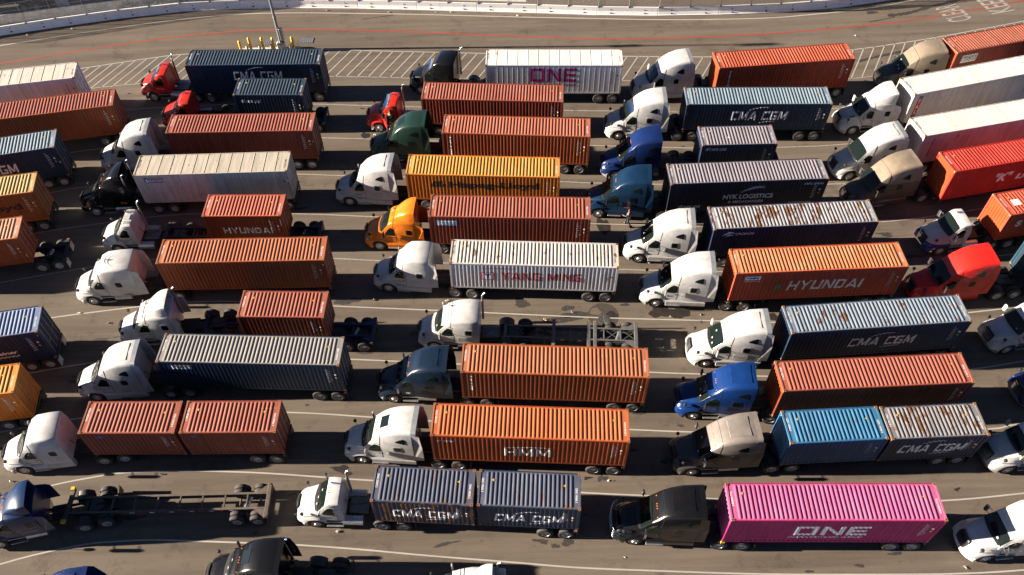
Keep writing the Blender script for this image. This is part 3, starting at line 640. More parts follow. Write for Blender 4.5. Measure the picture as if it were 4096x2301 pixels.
addc('C1', 40, 20.08, 63.22, 3.76, 3.96, CM("deep_red_side", (.30, .034, .014), .06, .2), CM("brick_orange_roof", (.46, .095, .045), .08, .3), "brick red container with white stacked lettering near the hatched strip", decals=vert("TRITON", 1.0, .5, 2.5), front=orange2)
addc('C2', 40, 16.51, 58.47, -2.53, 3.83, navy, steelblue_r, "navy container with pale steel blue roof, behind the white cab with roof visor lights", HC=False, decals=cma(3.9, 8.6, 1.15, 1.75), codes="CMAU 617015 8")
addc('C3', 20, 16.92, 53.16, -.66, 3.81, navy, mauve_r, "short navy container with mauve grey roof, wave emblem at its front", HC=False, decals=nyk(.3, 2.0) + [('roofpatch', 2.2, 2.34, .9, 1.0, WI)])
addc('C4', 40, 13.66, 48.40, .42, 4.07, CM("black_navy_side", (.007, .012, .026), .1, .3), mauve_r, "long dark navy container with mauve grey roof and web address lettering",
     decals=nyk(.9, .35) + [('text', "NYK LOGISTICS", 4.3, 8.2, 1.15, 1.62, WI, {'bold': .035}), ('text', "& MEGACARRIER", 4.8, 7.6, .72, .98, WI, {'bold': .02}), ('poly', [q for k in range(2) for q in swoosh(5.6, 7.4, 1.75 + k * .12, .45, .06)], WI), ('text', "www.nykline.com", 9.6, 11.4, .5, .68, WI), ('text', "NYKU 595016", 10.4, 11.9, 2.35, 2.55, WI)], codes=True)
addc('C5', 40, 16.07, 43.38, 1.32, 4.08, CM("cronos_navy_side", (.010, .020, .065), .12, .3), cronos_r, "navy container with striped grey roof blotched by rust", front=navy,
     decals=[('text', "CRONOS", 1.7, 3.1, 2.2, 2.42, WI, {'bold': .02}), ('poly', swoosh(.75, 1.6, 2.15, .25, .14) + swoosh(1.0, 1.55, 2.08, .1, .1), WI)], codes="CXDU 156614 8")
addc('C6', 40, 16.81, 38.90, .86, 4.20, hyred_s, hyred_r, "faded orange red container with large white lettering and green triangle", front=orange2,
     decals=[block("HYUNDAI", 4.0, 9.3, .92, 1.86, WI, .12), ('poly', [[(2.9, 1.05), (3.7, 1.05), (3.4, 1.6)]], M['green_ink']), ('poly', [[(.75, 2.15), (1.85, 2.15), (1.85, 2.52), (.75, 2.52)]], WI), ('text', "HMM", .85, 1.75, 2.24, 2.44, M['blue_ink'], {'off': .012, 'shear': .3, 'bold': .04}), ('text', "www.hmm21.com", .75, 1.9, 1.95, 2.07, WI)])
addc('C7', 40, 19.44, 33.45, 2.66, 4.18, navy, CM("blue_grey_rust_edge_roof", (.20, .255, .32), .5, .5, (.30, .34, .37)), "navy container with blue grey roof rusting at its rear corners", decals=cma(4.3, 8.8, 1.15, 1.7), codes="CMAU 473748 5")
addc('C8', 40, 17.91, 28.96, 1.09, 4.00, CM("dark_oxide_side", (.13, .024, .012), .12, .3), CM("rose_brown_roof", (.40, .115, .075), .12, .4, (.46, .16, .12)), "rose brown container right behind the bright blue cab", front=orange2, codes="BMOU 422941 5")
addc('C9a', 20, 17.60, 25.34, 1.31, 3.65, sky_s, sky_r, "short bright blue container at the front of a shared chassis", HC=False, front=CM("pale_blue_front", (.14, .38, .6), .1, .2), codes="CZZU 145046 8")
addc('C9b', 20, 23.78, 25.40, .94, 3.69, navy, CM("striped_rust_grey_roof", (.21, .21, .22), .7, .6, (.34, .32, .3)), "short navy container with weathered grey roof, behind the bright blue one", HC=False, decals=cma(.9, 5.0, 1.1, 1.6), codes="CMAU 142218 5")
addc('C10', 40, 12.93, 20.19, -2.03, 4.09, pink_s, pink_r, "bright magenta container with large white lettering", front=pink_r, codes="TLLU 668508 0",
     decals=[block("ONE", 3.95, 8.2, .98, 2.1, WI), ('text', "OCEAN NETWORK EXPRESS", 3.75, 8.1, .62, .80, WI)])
def from_rear(nr, yaw, L): d = dir2(yaw) * LEN[L]; return nr[0] - d.x, nr[1] - d.y
ZC = [('Z1', (-36.83, 64.66), 8.0, 4.05, white_s, CM("cream_white_roof", (.74, .68, .58), .12, .3), 40, True, "cream white refrigerated container cut by the frame, beside the hatched strip", []),
      ('Z2', (-32.34, 60.49), 8.8, 4.05, orange, rustred_r, 40, False, "red brown container cut by the frame, second row from the hatched strip", []),
      ('Z3', (-35.82, 55.17), 11.0, 4.05, navy, CM("pale_blue_rust_roof", (.25, .33, .38), .35, .5, (.36, .4, .42)), 40, False, "dark blue container with pale striped roof cut by the frame", cma(4.0, 8.6, 1.15, 1.75)),
      ('Z4', (-35.92, 49.82), 8.6, 4.05, hapag_old_s, hapag_old_r, 40, False, "dark orange container with faded yellow roof and black lettering cut by the frame", hapag(1.9, 10.8)),
      ('Z5', (-35.69, 44.98), 8.3, 3.85, orange, CM("peach_roof", (.60, .28, .17), .15, .5), 40, False, "orange brown container cut by the frame, its chassis sticking out behind", []),
      ('Z6', (-31.29, 35.70), 8.8, 4.05, CM("blue_navy_side", (.010, .018, .06), .05, .2), CM("lavender_blue_roof", (.20, .26, .40), .08, .4), 40, False, "navy container with lavender blue roof and white slogan cut by the frame",
       [('text', "eco container", 6.6, 10.1, 1.0, 1.28, WI, {'bold': .03}), ('text', "bamboo flooring", 6.6, 10.1, .62, .85, WI)]),
      ('Z7', (-31.31, 30.70), 7.0, 4.05, hapag_s, CM("amber_roof", (.72, .28, .05), .12, .4), 40, False, "amber orange container cut by the frame, lock rods on its doors", [])]
for k, nr, yw, zt, s, r_, L, rf, lb, dc in ZC:
    px, py = from_rear(nr, yw, L); addc(k, L, px, py, yw, zt, s, r_, lb, HC=(k != 'Z5'), reefer=rf, decals=dc, codec=BI if rf else None)
addc('D1', 40, 41.29, 64.27, 13.2, 4.05, rustred, rustred_r, "red brown container with white sign panel, behind the champagne cab", front=orange2,
     decals=[('poly', [[(.72, 1.72), (2.28, 1.72), (2.28, 2.46), (.72, 2.46)]], WI)] + beacon(.75, 1.85, M['lightblue_ink'], WI, M['yellow_ink']))
addc('D2', 40, 35.69, 58.55, 13.2, 4.05, oldwhite_s, white_r, "white refrigerated container with upright red and blue sign", reefer=True, codec=BI,
     decals=[('poly', [[(.55, .75), (.95, .75), (.95, 2.35), (.55, 2.35)]], RI), ('poly', [[(.55, 2.38), (.95, 2.38), (.95, 2.6), (.55, 2.6)], [(.55, .5), (.95, .5), (.95, .72), (.55, .72)]], M['blue_ink']), ('text', "T\nA\nL", .63, .87, .85, 2.25, WI, {'off': .012, 'align': 'CENTER', 'bold': .03})])
addc('D3', 40, 34.76, 53.16, 11.4, 4.05, pinkwhite_s, CM("peach_white_roof", (.80, .75, .68), .1, .3, (.72, .66, .58), streak=False), "white refrigerated container with dark stacked lettering, above the scarlet one", reefer=True, codec=BI, decals=vert("TRITON", .95, .6, 2.45, M['magenta_ink']))
addc('D4', 40, 35.67, 48.83, 10.6, 4.05, scarlet_s, scarlet_r, "scarlet container with white serif lettering", front=orange2, decals=[('text', '"K"', 4.1, 5.6, 1.0, 1.9, WI, {'bold': .04, 'shear': .2}), ('text', 'LINE', 6.0, 8.3, 1.0, 1.55, WI, {'bold': .04, 'shear': .2})])
addc('D5', 20, 38.27, 44.18, 10.6, 3.80, hyred_s, CM("red_patch_roof", (.55, .09, .05), .1, .3), "short red container with white roof patch at the frame edge", HC=False, front=orange2, decals=[('roofpatch', .9, 1.5, .9, 1.5, WI), ('text', "S", 1.0, 1.5, 1.2, 1.8, WI, {'bold': .05})])
addc('D6', 40, 38.95, 39.55, 9.0, 4.05, teal_s, navy_r, "dark teal container behind the bright red cab, at the frame edge", front=CM("dark_teal_front", (.012, .035, .06), .1, .3))

# ------------------------------------------------------------------ wheels
TY = [(.30, -.13), (.44, -.145), (.495, -.12), (.515, -.06), (.515, .06), (.495, .12), (.44, .145), (.30, .13)]
def mesh_tyre():
    return MB().lathe_y(TY + [TY[0]], n=28).mesh("tyre", 40)
def mesh_dual_tyre():
    mb = MB(); mb.lathe_y(TY + [TY[0]], cy=-.165, n=28); mb.lathe_y(TY + [TY[0]], cy=.165, n=28); return mb.mesh("tyre", 40)
def mesh_rim(front):
    if front:   # convex disc, outer face towards -y
        pr = [(.305, .10), (.305, -.135), (.275, -.135), (.265, -.09), (.19, -.115), (.12, -.15), (.10, -.20), (.0, -.205)]
        mb = MB().lathe_y(pr, n=28)
    else:       # deep dish of a dual wheel
        pr = [(.305, .25), (.305, -.29), (.275, -.295), (.262, -.21), (.24, -.10), (.16, -.095), (.125, -.12), (.115, -.21), (.0, -.215)]
        mb = MB().lathe_y(pr, n=28)
    return mb.mesh("wheel", 35)
def mesh_holes():
    mb = MB()
    for k in range(10):
        t = 2 * math.pi * k / 10; cx, cz = .215 * math.cos(t), .215 * math.sin(t)
        mb.cyl((cx, -.112, cz), (cx, -.128, cz), .026, n=8)
    return mb.mesh("hand_hole")
def wheel(parent, x, y, dual, rim=None, near=True):
    rz = 0 if near else math.pi
    w = put("wheel", cached(('rim', not dual), lambda: mesh_rim(not dual)), rim or M['rim'], parent, (x, y, .512), (0, 0, rz))
    put("tyre", cached(('tyre', dual), mesh_dual_tyre if dual else mesh_tyre), M['rubber'], w)
    if not dual and near: h = put("hand_hole", cached('holes', mesh_holes), M['rim_dark'], w); h['kind'] = 'stuff'
    return w

# ------------------------------------------------------------------ chassis trailers
def mesh_cframe(L, bend):
    """one long I rail, centred on y=0; drops behind the gooseneck when bend"""
    mb = MB(); top = 1.055; g = 2.6 if bend else 0
    for z0, z1, h in ((top - .02, top, .07), (top - .17, top - .02, .008), (top - .19, top - .17, .07)): mb.box(.12, L - .12, -h, h, z0, z1)
    if bend:
        for z0, z1, h in ((.68, .70, .07), (.70, top - .19, .008)): mb.box(g, L - .3, -h, h, z0, z1)
    return mb.mesh("frame_rail")
def chassis(x, y, yaw, L, label, mat, bol=(), rim=None, flaps=None, cross=1.35, yellow=False, group=None, xbr=False):
    """x, y: middle of the front bolster"""
    t = thing("container_chassis", label, "trailer", (x, y, 0), R(yaw), group)
    rail = cached(('rail_c', L), lambda: mesh_cframe(L, L > 8))
    for s in (-1, 1): put("frame_rail", rail, mat, t, (0, s * .52, 0))
    cm = cached('crossm', lambda: MB().box(-.04, .04, -.5, .5, .90, 1.03).mesh("cross_member"))
    n = int((L - .6) / cross)
    for k in range(1, n): put("cross_member", cm, mat, t, (k * L / n, 0, 0))
    if xbr:
        for k in range(n // 2, n):
            a, b = k * L / n + .05, (k + 1) * L / n - .05
            for s in (-1, 1): put("diagonal_brace", MB().add([(a, -s * .45, .99), (a + .07, -s * .45, .99), (b, s * .45, .99), (b - .07, s * .45, .99)], [(0, 1, 2, 3)]).mesh("diagonal_brace"), mat, t)
    bl = cached('bolster', lambda: rounded_box(-.12, .12, -1.2, 1.2, .86, 1.06, .015))
    put("bolster", bl, mat, t, (.09, 0, .0)); put("bolster", bl, mat, t, (L - .09, 0, 0))
    for b in bol: put("bolster", bl, mat, t, (b, 0, .004))
    lock = cached('lock', lambda: MB().box(-.07, .07, -.06, .06, 1.0, 1.12).mesh("twist_lock"))
    lm = M['yellow_paint'] if yellow else M['casting']
    for xx in (.09, L - .09, *bol):
        for s in (-1, 1):
            o = put("twist_lock", lock, lm if (xx == .09 or not yellow) else mat, t, (xx, s * 1.13, -.055 if not yellow else 0))
            if yellow and xx == .09: o.scale = (1.7, 1.9, 1.6); o.location.z = -.6
    gs = cached('gusset', lambda: MB().add([(0, 0, 1.0), (.75, 0, 1.0), (0, .62, 1.0), (0, 0, 1.02), (.75, 0, 1.02), (0, .62, 1.02)], [(0, 2, 1), (3, 4, 5), (0, 1, 4, 3), (1, 2, 5, 4), (2, 0, 3, 5)]).mesh("corner_gusset"))
    for s in (-1, 1):
        o = put("corner_gusset", gs, mat, t, (L - .18, s * .55, .01)); o.scale = (-1, s, 1)
    ax = cached('axle', lambda: MB().cyl((0, -1.0, .51), (0, 1.0, .51), .065, n=10).mesh("axle"))
    sus = cached('susp', lambda: MB().box(-.95, .95, -.04, .04, .55, .68).mesh("suspension_beam"))
    for dx in (1.95, .68):
        put("axle", ax, M['frame_black'], t, (L - dx, 0, 0))
        wheel(t, L - dx, -.935, True, rim); wheel(t, L - dx, .935, True, rim, False)
    for s in (-1, 1): put("suspension_beam", sus, M['frame_black'], t, (L - 1.31, s * .52, 0))
    put("air_tank", cached('airtank', lambda: MB().cyl((-.1, -.36, .82), (.1, .36, .82), .13, n=12).mesh("air_tank", 40)), M['galv'], t, (L - 1.35, 0, 0))
    leg = cached('leg', lambda: MB().box(-.06, .06, -.06, .06, .28, .95).box(-.11, .11, -.11, .11, .24, .28).mesh("landing_leg"))
    if L > 8:
        for s in (-1, 1): put("landing_leg", leg, mat, t, (2.9, s * .62, 0))
    fl = cached('flap', lambda: MB().box(-.01, .01, -.3, .3, .15, .85).mesh("mud_flap"))
    lt = cached('tail', lambda: MB().box(-.012, .012, -.07, .07, -.04, .04).mesh("tail_lamp"))
    for s in (-1, 1):
        put("mud_flap", fl, flaps or M['black'], t, (L - .02, s * .93, 0)); put("tail_lamp", lt, M['red_lens'], t, (L + .012, s * .72, .95))
    tape = cached('tape', lambda: MB().box(0, .3, -.004, .004, 0, .05).mesh("reflective_strip"))
    for k in range(int((L - 5) / .62)):
        put("reflective_strip", tape, WI if k % 2 else M['red_lens'], t, (3.4 + k * .62, -.60, .93))
    return t
def under(key, label, mat, **k):
    """a chassis whose bolsters sit under the container KEY"""
    (L, x, y, yaw, *_), _o = C[key][0], C[key][1]
    d = dir2(yaw); nrm = Vector((-d.y, d.x, 0)); return chassis(x + nrm.x * W / 2, y + nrm.y * W / 2, yaw, k.pop('L', LEN[L]), label, mat, **k)
FB, FG, FU = M['frame_black'], M['frame_grey'], M['frame_blue']
for key, desc, mt in [('A1', "the dark navy container near the yellow posts", FB), ('A3', "the plain oxide red container below the short navy one", FB), ('A4', "the dirty white container with blue sticker", FB),
                      ('A6', "the orange brown container behind the bird emblem cab", FB), ('A8', "the navy container with grey faded roof", FB),
                      ('B1', "the white container with magenta lettering", FB), ('B2', "the oxide red container behind the open red cab", FB), ('B3', "the orange brown container behind the dark green cab", FB),
                      ('B4', "the golden orange container", FB), ('B5', "the red container behind the orange cab", FB), ('B6', "the silver white container with red lettering", FB),
                      ('B8', "the orange brown container behind the dark teal cab", FB), ('B9', "the bright orange container with striped lettering", FB),
                      ('C1', "the brick red container near the hatched strip", FB), ('C2', "the navy container with pale steel blue roof", FB), ('C4', "the long mauve roofed navy container", FB),
                      ('C5', "the navy container with rust blotched roof", FB), ('C6', "the faded orange red container with green triangle", M['frame_tan']), ('C7', "the navy container with rusting rear corners", FB),
                      ('C8', "the rose brown container", FB), ('C10', "the bright magenta container", FU), ('Z1', "the cream white container", FB), ('Z2', "the red brown container cut by the frame", FB),
                      ('Z3', "the dark blue container with pale striped roof", FB), ('Z4', "the dark orange container with faded yellow roof", FB), ('Z6', "the container with lavender blue roof", FB), ('Z7', "the amber orange container", FB),
                      ('D1', "the red brown container with white sign panel", FB), ('D2', "the white container with upright red sign", FB), ('D3', "the white container with dark stacked lettering", FB),
                      ('D4', "the scarlet container", FB), ('D6', "the teal container at the frame edge", FB)]:
    c = {id(FB): "black", id(FU): "blue", id(M['frame_tan']): "brown"}[id(mt)]
    under(key, c + " chassis under " + desc, mt, flaps=M['flap'] if key in ('Z6',) else None, yellow=(key == 'C10'))
under('A9a', "black chassis under the pair of short red brown containers", FB, L=12.4)
under('B10a', "black chassis under the pair of short navy containers", FB, L=12.3)
under('C9a', "black chassis under the bright blue and navy short containers", FB, L=12.25)
under('D5', "black chassis under the short red container at the frame edge", FB, L=6.2)
def mid(key, f):
    a = C[key][0]; d = dir2(a[3]); nr = Vector((-d.y, d.x, 0)); p = Vector((a[1], a[2], 0)) + nr * (W / 2) + d * f
    return p.x, p.y, a[3]
chassis(*mid('A2', -4.9), 12.3, "black chassis reaching well past both ends of the short dark navy container", FB)
chassis(*mid('A5', -4.0), 12.4, "black chassis with low frame under the short salmon red container", FB, cross=1.0, xbr=True)
chassis(*mid('A7', -3.4), 12.45, "dark blue chassis sticking out both ends of the short oxide red container", FU, xbr=True)
chassis(*mid('C3', -1.6), 8.7, "black chassis under the short mauve roofed container", FB)
chassis(*mid('Z5', 1.3), 13.2, "black chassis with white mud flaps sticking out behind the cut off orange brown container", FB, flaps=M['flap'])
chassis(.44, 36.98, -5.0, 9.5, "empty grey blue chassis with several bolsters and cross braces", FG, bol=(3.55, 6.05, 6.5), cross=1.0, xbr=True)
chassis(-27.28, 24.06, -.3, 12.65, "empty brown black chassis with yellow tipped front bolster", M['frame_tan'], bol=(), yellow=True, cross=1.25)

# ------------------------------------------------------------------ tractors
NPT = 17
def cring(xb, xt, w, zb, zs, zt, wt, r, crown=.03):
    P = [(-w, zb), (-w, (zb + zs) / 2), (-w, zs), (-(w + wt) / 2, zs + (zt - r - zs) * .5)]
    for k in range(4):
        a = math.pi / 2 * k / 3; P.append((-(wt - r + r * math.cos(a)), zt - r + r * math.sin(a)))
    P[-1] = (-(wt - r), zt)
    P += [(0, zt + crown)]
    full = P + [(-y, z) for y, z in reversed(P[:-1])]
    out = []
    for y, z in full:
        t = min(1, max(0, (z - zs) / max(.01, zt - zs))); out.append((xb + (xt - xb) * t, y, z))
    return out
# station: xb, xt, w, zb, zs, zt, wt, r
ST = {
 'high': [(1.52, 1.52, 1.04, 1.15, 1.35, 1.93, 1.02, .10), (1.56, 2.16, 1.07, 1.15, 1.75, 2.72, .94, .16), (2.0, 2.38, 1.09, .95, 1.95, 2.98, .96, .20), (2.62, 2.75, 1.13, .95, 2.3, 3.40, 1.0, .25),
          (3.2, 3.25, 1.20, .95, 2.6, 3.72, 1.05, .28), (3.9, 3.9, 1.22, .95, 2.8, 3.92, 1.10, .26), (4.6, 4.6, 1.22, .95, 2.9, 3.98, 1.12, .24), (4.78, 4.78, 1.22, .95, 2.9, 3.98, 1.12, .22)],
 'flat': [(1.52, 1.52, 1.04, 1.15, 1.35, 1.93, 1.02, .10), (1.56, 2.14, 1.07, 1.15, 1.75, 2.66, .95, .14), (2.0, 2.32, 1.09, .95, 1.95, 2.88, .97, .16), (2.5, 2.55, 1.13, .95, 2.2, 3.02, 1.02, .18),
          (3.0, 3.0, 1.20, .95, 2.4, 3.16, 1.10, .2), (3.8, 3.8, 1.22, .95, 2.5, 3.22, 1.13, .18), (4.42, 4.42, 1.22, .95, 2.5, 3.22, 1.13, .18), (4.5, 4.5, 1.20, .95, 2.5, 3.18, 1.10, .18)],
 'day': [(1.52, 1.52, 1.04, 1.15, 1.35, 1.93, 1.02, .10), (1.56, 2.12, 1.07, 1.15, 1.75, 2.62, .94, .14), (1.95, 2.26, 1.08, .95, 1.95, 2.78, .96, .15), (2.4, 2.45, 1.10, .95, 2.1, 2.85, .98, .15), (2.98, 2.94, 1.10, .95, 2.1, 2.83, .97, .15), (3.1, 3.02, 1.06, .95, 2.1, 2.77, .92, .14)],
 'mid': [(1.52, 1.52, 1.04, 1.15, 1.35, 1.93, 1.02, .10), (1.56, 2.14, 1.07, 1.15, 1.75, 2.66, .95, .14), (2.0, 2.32, 1.09, .95, 1.95, 2.84, .97, .16), (2.5, 2.55, 1.13, .95, 2.2, 2.94, 1.02, .18),
         (3.0, 3.0, 1.20, .95, 2.4, 3.0, 1.10, .2), (4.15, 4.15, 1.22, .95, 2.4, 3.04, 1.13, .16), (4.28, 4.28, 1.20, .95, 2.4, 3.0, 1.10, .16)]}
ST['tallflat'] = [s if i < 3 else (s[0], s[1], s[2], s[3], s[4] + .2, s[5] + (.20 if i == 3 else .36), s[6], s[7]) for i, s in enumerate(ST['flat'])]
ST['boxy'] = [s if i < 4 else (s[0] + (.1, .3, .45, .5)[i - 4],) * 2 + s[2:] for i, s in enumerate(ST['tallflat'])]
def side_y(kind, x, z):
    S = ST[kind]; prev = None
    for (xb, xt, w, zb, zs, zt, wt, r) in S:
        t = min(1, max(0, (z - zs) / max(.01, zt - zs))); X = xb + (xt - xb) * t
        zz = max(zs, min(z, zt - r)); yy = w + (wt - w) * (zz - zs) / max(.01, zt - r - zs)
        if z > zt - r: q = min(1, (z - zt + r) / r); yy = wt - r + r * math.sqrt(max(0, 1 - q * q))
        if X >= x:
            if prev is None: return yy
            a = (x - prev[0]) / max(1e-4, X - prev[0]); return prev[1] + (yy - prev[1]) * a
        prev = (X, yy)
    return prev[1]
def side_panel(kind, pts, th, name, s=-1, smooth=None):
    """a thin shell that follows the cab side; pts: outline in (x, z)"""
    o = []; i = []
    cx = sum(p[0] for p in pts) / len(pts); cz = sum(p[1] for p in pts) / len(pts)
    for x, z in pts: o.append((x, s * (side_y(kind, x, z) + th), z)); i.append((x, s * (side_y(kind, x, z) - .03), z))
    n = len(pts); mb = MB(); c = (cx, s * (side_y(kind, cx, cz) + th), cz)
    mb.add(o + i + [c], [(k, (k + 1) % n, 2 * n) for k in range(n)] + [(k, (k + 1) % n, n + (k + 1) % n, n + k) for k in range(n)])
    return mb.mesh(name)
def rrect(x0, x1, z0, z1, c=.08, slant=0):
    return [(x0 + c, z0), (x1 - c, z0), (x1, z0 + c), (x1, z1 - c), (x1 - c, z1), (x0 + c + slant, z1), (x0 + slant * .8, z1 - c), (x0, z0 + c)]
def mesh_cab(kind):
    mb = MB(); rings = [cring(*s) for s in ST[kind]]; n = len(rings[0]); vs = [p for r_ in rings for p in r_]; fs = []
    for i in range(len(rings) - 1):
        for k in range(n - 1):
            if i == 0 and 5 <= k <= n - 7: continue
            fs.append((i * n + k, i * n + k + 1, (i + 1) * n + k + 1, (i + 1) * n + k))
    fs.append(tuple(range((len(rings) - 1) * n, len(rings) * n))); fs.append(tuple(range(n - 1, -1, -1)))
    return mb.add(vs, fs).mesh("cab", 32)
def mesh_windshield(kind):
    r0 = cring(*ST[kind][0]); r1 = cring(*ST[kind][1]); n = len(r0); ks = list(range(5, n - 5)); vs = []
    for k in ks:
        a, b = Vector(r0[k]), Vector(r1[k])
        bow = .10 * (1 - (a.y / 1.0) ** 2)                     # the glass bulges forward
        vs += [a + Vector((-.01 - bow * .5, 0, .01)), a.lerp(b, .5) + Vector((-bow * .8, 0, .02)), b + Vector((-.01 - bow * .3, 0, -.01))]
    fs = []
    for i in range(len(ks) - 1):
        for j in range(2): fs.append((3 * i + j, 3 * i + 3 + j, 3 * i + 4 + j, 3 * i + 1 + j))
    return MB().add(vs, fs).mesh("windshield", 60)
def lerp_tab(T, x):
    if x <= T[0][0]: return T[0][1:]
    for a, b in zip(T[:-1], T[1:]):
        if x <= b[0]: t = (x - a[0]) / (b[0] - a[0]); return tuple(p + (q - p) * t for p, q in zip(a[1:], b[1:]))
    return T[-1][1:]
HT = [  # x, hood half width, hood top, fender half width, fender top
 (.10, .56, 1.26, .90, .92), (.22, .64, 1.42, 1.02, 1.0), (.42, .72, 1.54, 1.13, 1.07), (.7, .80, 1.66, 1.19, 1.13), (1.0, .88, 1.76, 1.21, 1.18), (1.3, .95, 1.86, 1.21, 1.20), (1.57, .99, 1.93, 1.20, 1.20), (1.7, .96, 1.88, 1.18, 1.18), (1.96, .90, 1.6, 1.10, 1.10)]
def mesh_hood(square=False):
    xs = [.10, .16, .22, .34, .45, .62] + [.64 + 1.22 * k / 12 for k in range(13)] + [1.96]; rings = []
    for x in xs:
        wh, zh, wf, zf = lerp_tab(HT, x); d = abs(x - 1.25); zl = .60
        if square: wh = wh + .05; zh = zh + .04
        if d < .61: zl = max(.60, .50 + math.sqrt(.62 ** 2 - d * d))
        zl = min(zl, zf - .02)
        P = [(-wf, zl), (-wf, zl + (zf - zl) * .5), (-(wf - .02), zf - .03), (-(wf - .10), zf + .05), (-(wf * .45 + wh * .55 + .04), zf + .15), (-(wh + .02), zh - .20), (-wh, zh - .10), (-(wh - .08), zh - .02), (-(wh * .5), zh + .02), (0, zh + .035)]
        full = P + [(-y, z) for y, z in reversed(P[:-1])]
        lean = [(x + (.10 * (z - 1.0) if x < .3 else 0), y, z) for y, z in full]; rings.append(lean)
    return MB().loft(rings, True, True).mesh("hood", 42)
def mesh_bumper():
    out = []; inn = []
    for k in range(17):
        y = -1.2 + 2.4 * k / 16; a = abs(y) / 1.2; x = .02 + .50 * a ** 3.2
        out.append((x, y)); inn.append((x + .22, y * .93))
    rings = []
    for (x, y), (xi, yi) in zip(out, inn): rings.append([(x + .05, y, .30), (x, y, .42), (x, y, .60), (x + .04, y, .70), (xi, yi, .70), (xi, yi, .30)])
    return MB().loft(rings, True, True, True).mesh("bumper", 40)
def mesh_grille():
    mb = MB(); rings = []
    for x, w_, z in ((.05, .42, .72), (.045, .46, .9), (.06, .50, 1.2), (.11, .48, 1.42), (.17, .40, 1.52)): rings.append([(x, -w_, z), (x - .03, -w_ * .5, z), (x - .04, 0, z), (x - .03, w_ * .5, z), (x, w_, z)])
    vs = [p for r_ in rings for p in r_]; fs = [(i * 5 + k, i * 5 + k + 1, i * 5 + 6 + k, i * 5 + 5 + k) for i in range(4) for k in range(4)]
    back = [(x + .08, y, z) for x, y, z in vs]; m_ = len(vs)
    mb.add(vs + back, fs + [tuple(m_ + q for q in f) for f in fs] + [(i * 5, (i + 1) * 5, m_ + (i + 1) * 5, m_ + i * 5) for i in range(4)] + [(i * 5 + 4, (i + 1) * 5 + 4, m_ + (i + 1) * 5 + 4, m_ + i * 5 + 4) for i in range(4)] + [(20 + k, 21 + k, m_ + 21 + k, m_ + 20 + k) for k in range(4)])
    return mb.mesh("grille", 40)
def mesh_grille_bar(k):
    z = .78 + k * .115; x = .005 + (.06 if z > 1.3 else 0); w_ = .43 + .03 * min(1, z - .7)
    return MB().add([(x + .01, -w_, z), (x - .035, -w_ * .5, z), (x - .045, 0, z), (x - .035, w_ * .5, z), (x + .01, w_, z), (x + .01, -w_, z + .078), (x - .035, -w_ * .5, z + .078), (x - .045, 0, z + .078), (x - .035, w_ * .5, z + .078), (x + .01, w_, z + .078)],
                    [(k_, k_ + 1, k_ + 6, k_ + 5) for k_ in range(4)]).mesh("grille_bar")
def mesh_headlight():
    bm = bmesh.new(); bmesh.ops.create_uvsphere(bm, u_segments=12, v_segments=8, radius=1)
    for v in bm.verts: v.co = Vector((v.co.x * .26, v.co.y * .13, v.co.z * .14))
    me = bpy.data.meshes.new("headlight"); bm.to_mesh(me); bm.free(); me.materials.append(None)
    me.polygons.foreach_set('use_smooth', [True] * len(me.polygons)); return me
def mesh_mirror():
    return rounded_box(-.06, .06, -.13, .13, -.30, .30, .05, 2)
def mesh_hoodmirror():
    mb = MB().tube([(0, 0, 0), (-.05, -.05, .35), (-.05, -.05, .42)], .014)
    mb.lathe_z([(.02, .40), (.10, .42), (.12, .50), (.09, .58), (.02, .60)], 10, -.05, -.05); return mb.mesh("hood_mirror", 40)
def mesh_tank(): return MB().cyl((0, 0, 0), (1.25, 0, 0), .32, n=20).mesh("fuel_tank", 40)
def mesh_step(): return rounded_box(0, 1.05, -.10, .10, -.03, .03, .01)
def mesh_fairing(x0, x1):
    prof = [(-1.23, .42), (-1.25, .5), (-1.25, .82), (-1.16, .97), (-.9, .99), (-.9, .38)]
    return MB().loft([[(x, y, z) for y, z in prof] for x in (x0, x0 + .1, x1 - .05, x1)], True, True, True).mesh("side_skirt", 30)
def mesh_extender(kind, s, ln=.62):
    xr = ST[kind][-1][0]; zt = ST[kind][-1][5]; w = ST[kind][-1][2]; vs = []
    for x, zz in ((xr - .02, zt - .12), (xr + ln * .8, zt - .28), (xr + ln, 2.4), (xr + ln, 1.0), (xr - .02, .97)):
        yy = side_y(kind, min(x, xr), min(zz, zt - .15)) + .01; vs += [(x, s * yy, zz)]
    n = len(vs); vs2 = [(x, y - s * .035, z) for x, y, z in vs]
    return MB().add(vs + vs2, [tuple(range(n)), tuple(range(2 * n - 1, n - 1, -1))] + [(k, (k + 1) % n, n + (k + 1) % n, n + k) for k in range(n)]).mesh("side_extender")
def mesh_roofwing(kind):
    S = ST[kind][-1]; r0 = cring(*S)[4:-4]; rings = [[(x - .02, y, z + .005) for x, y, z in r0], [(x + .30, y * 1.0, z + .04) for x, y, z in r0]]
    inner = [[(x, y * .96, z - .04) for x, y, z in r_] for r_ in rings]; mb = MB(); n = len(r0)
    mb.loft(rings, False, False); mb.loft(inner, False, False)
    o = [rings[1], inner[1]]; mb.loft(o, False, False); return mb.mesh("roof_wing", 40)
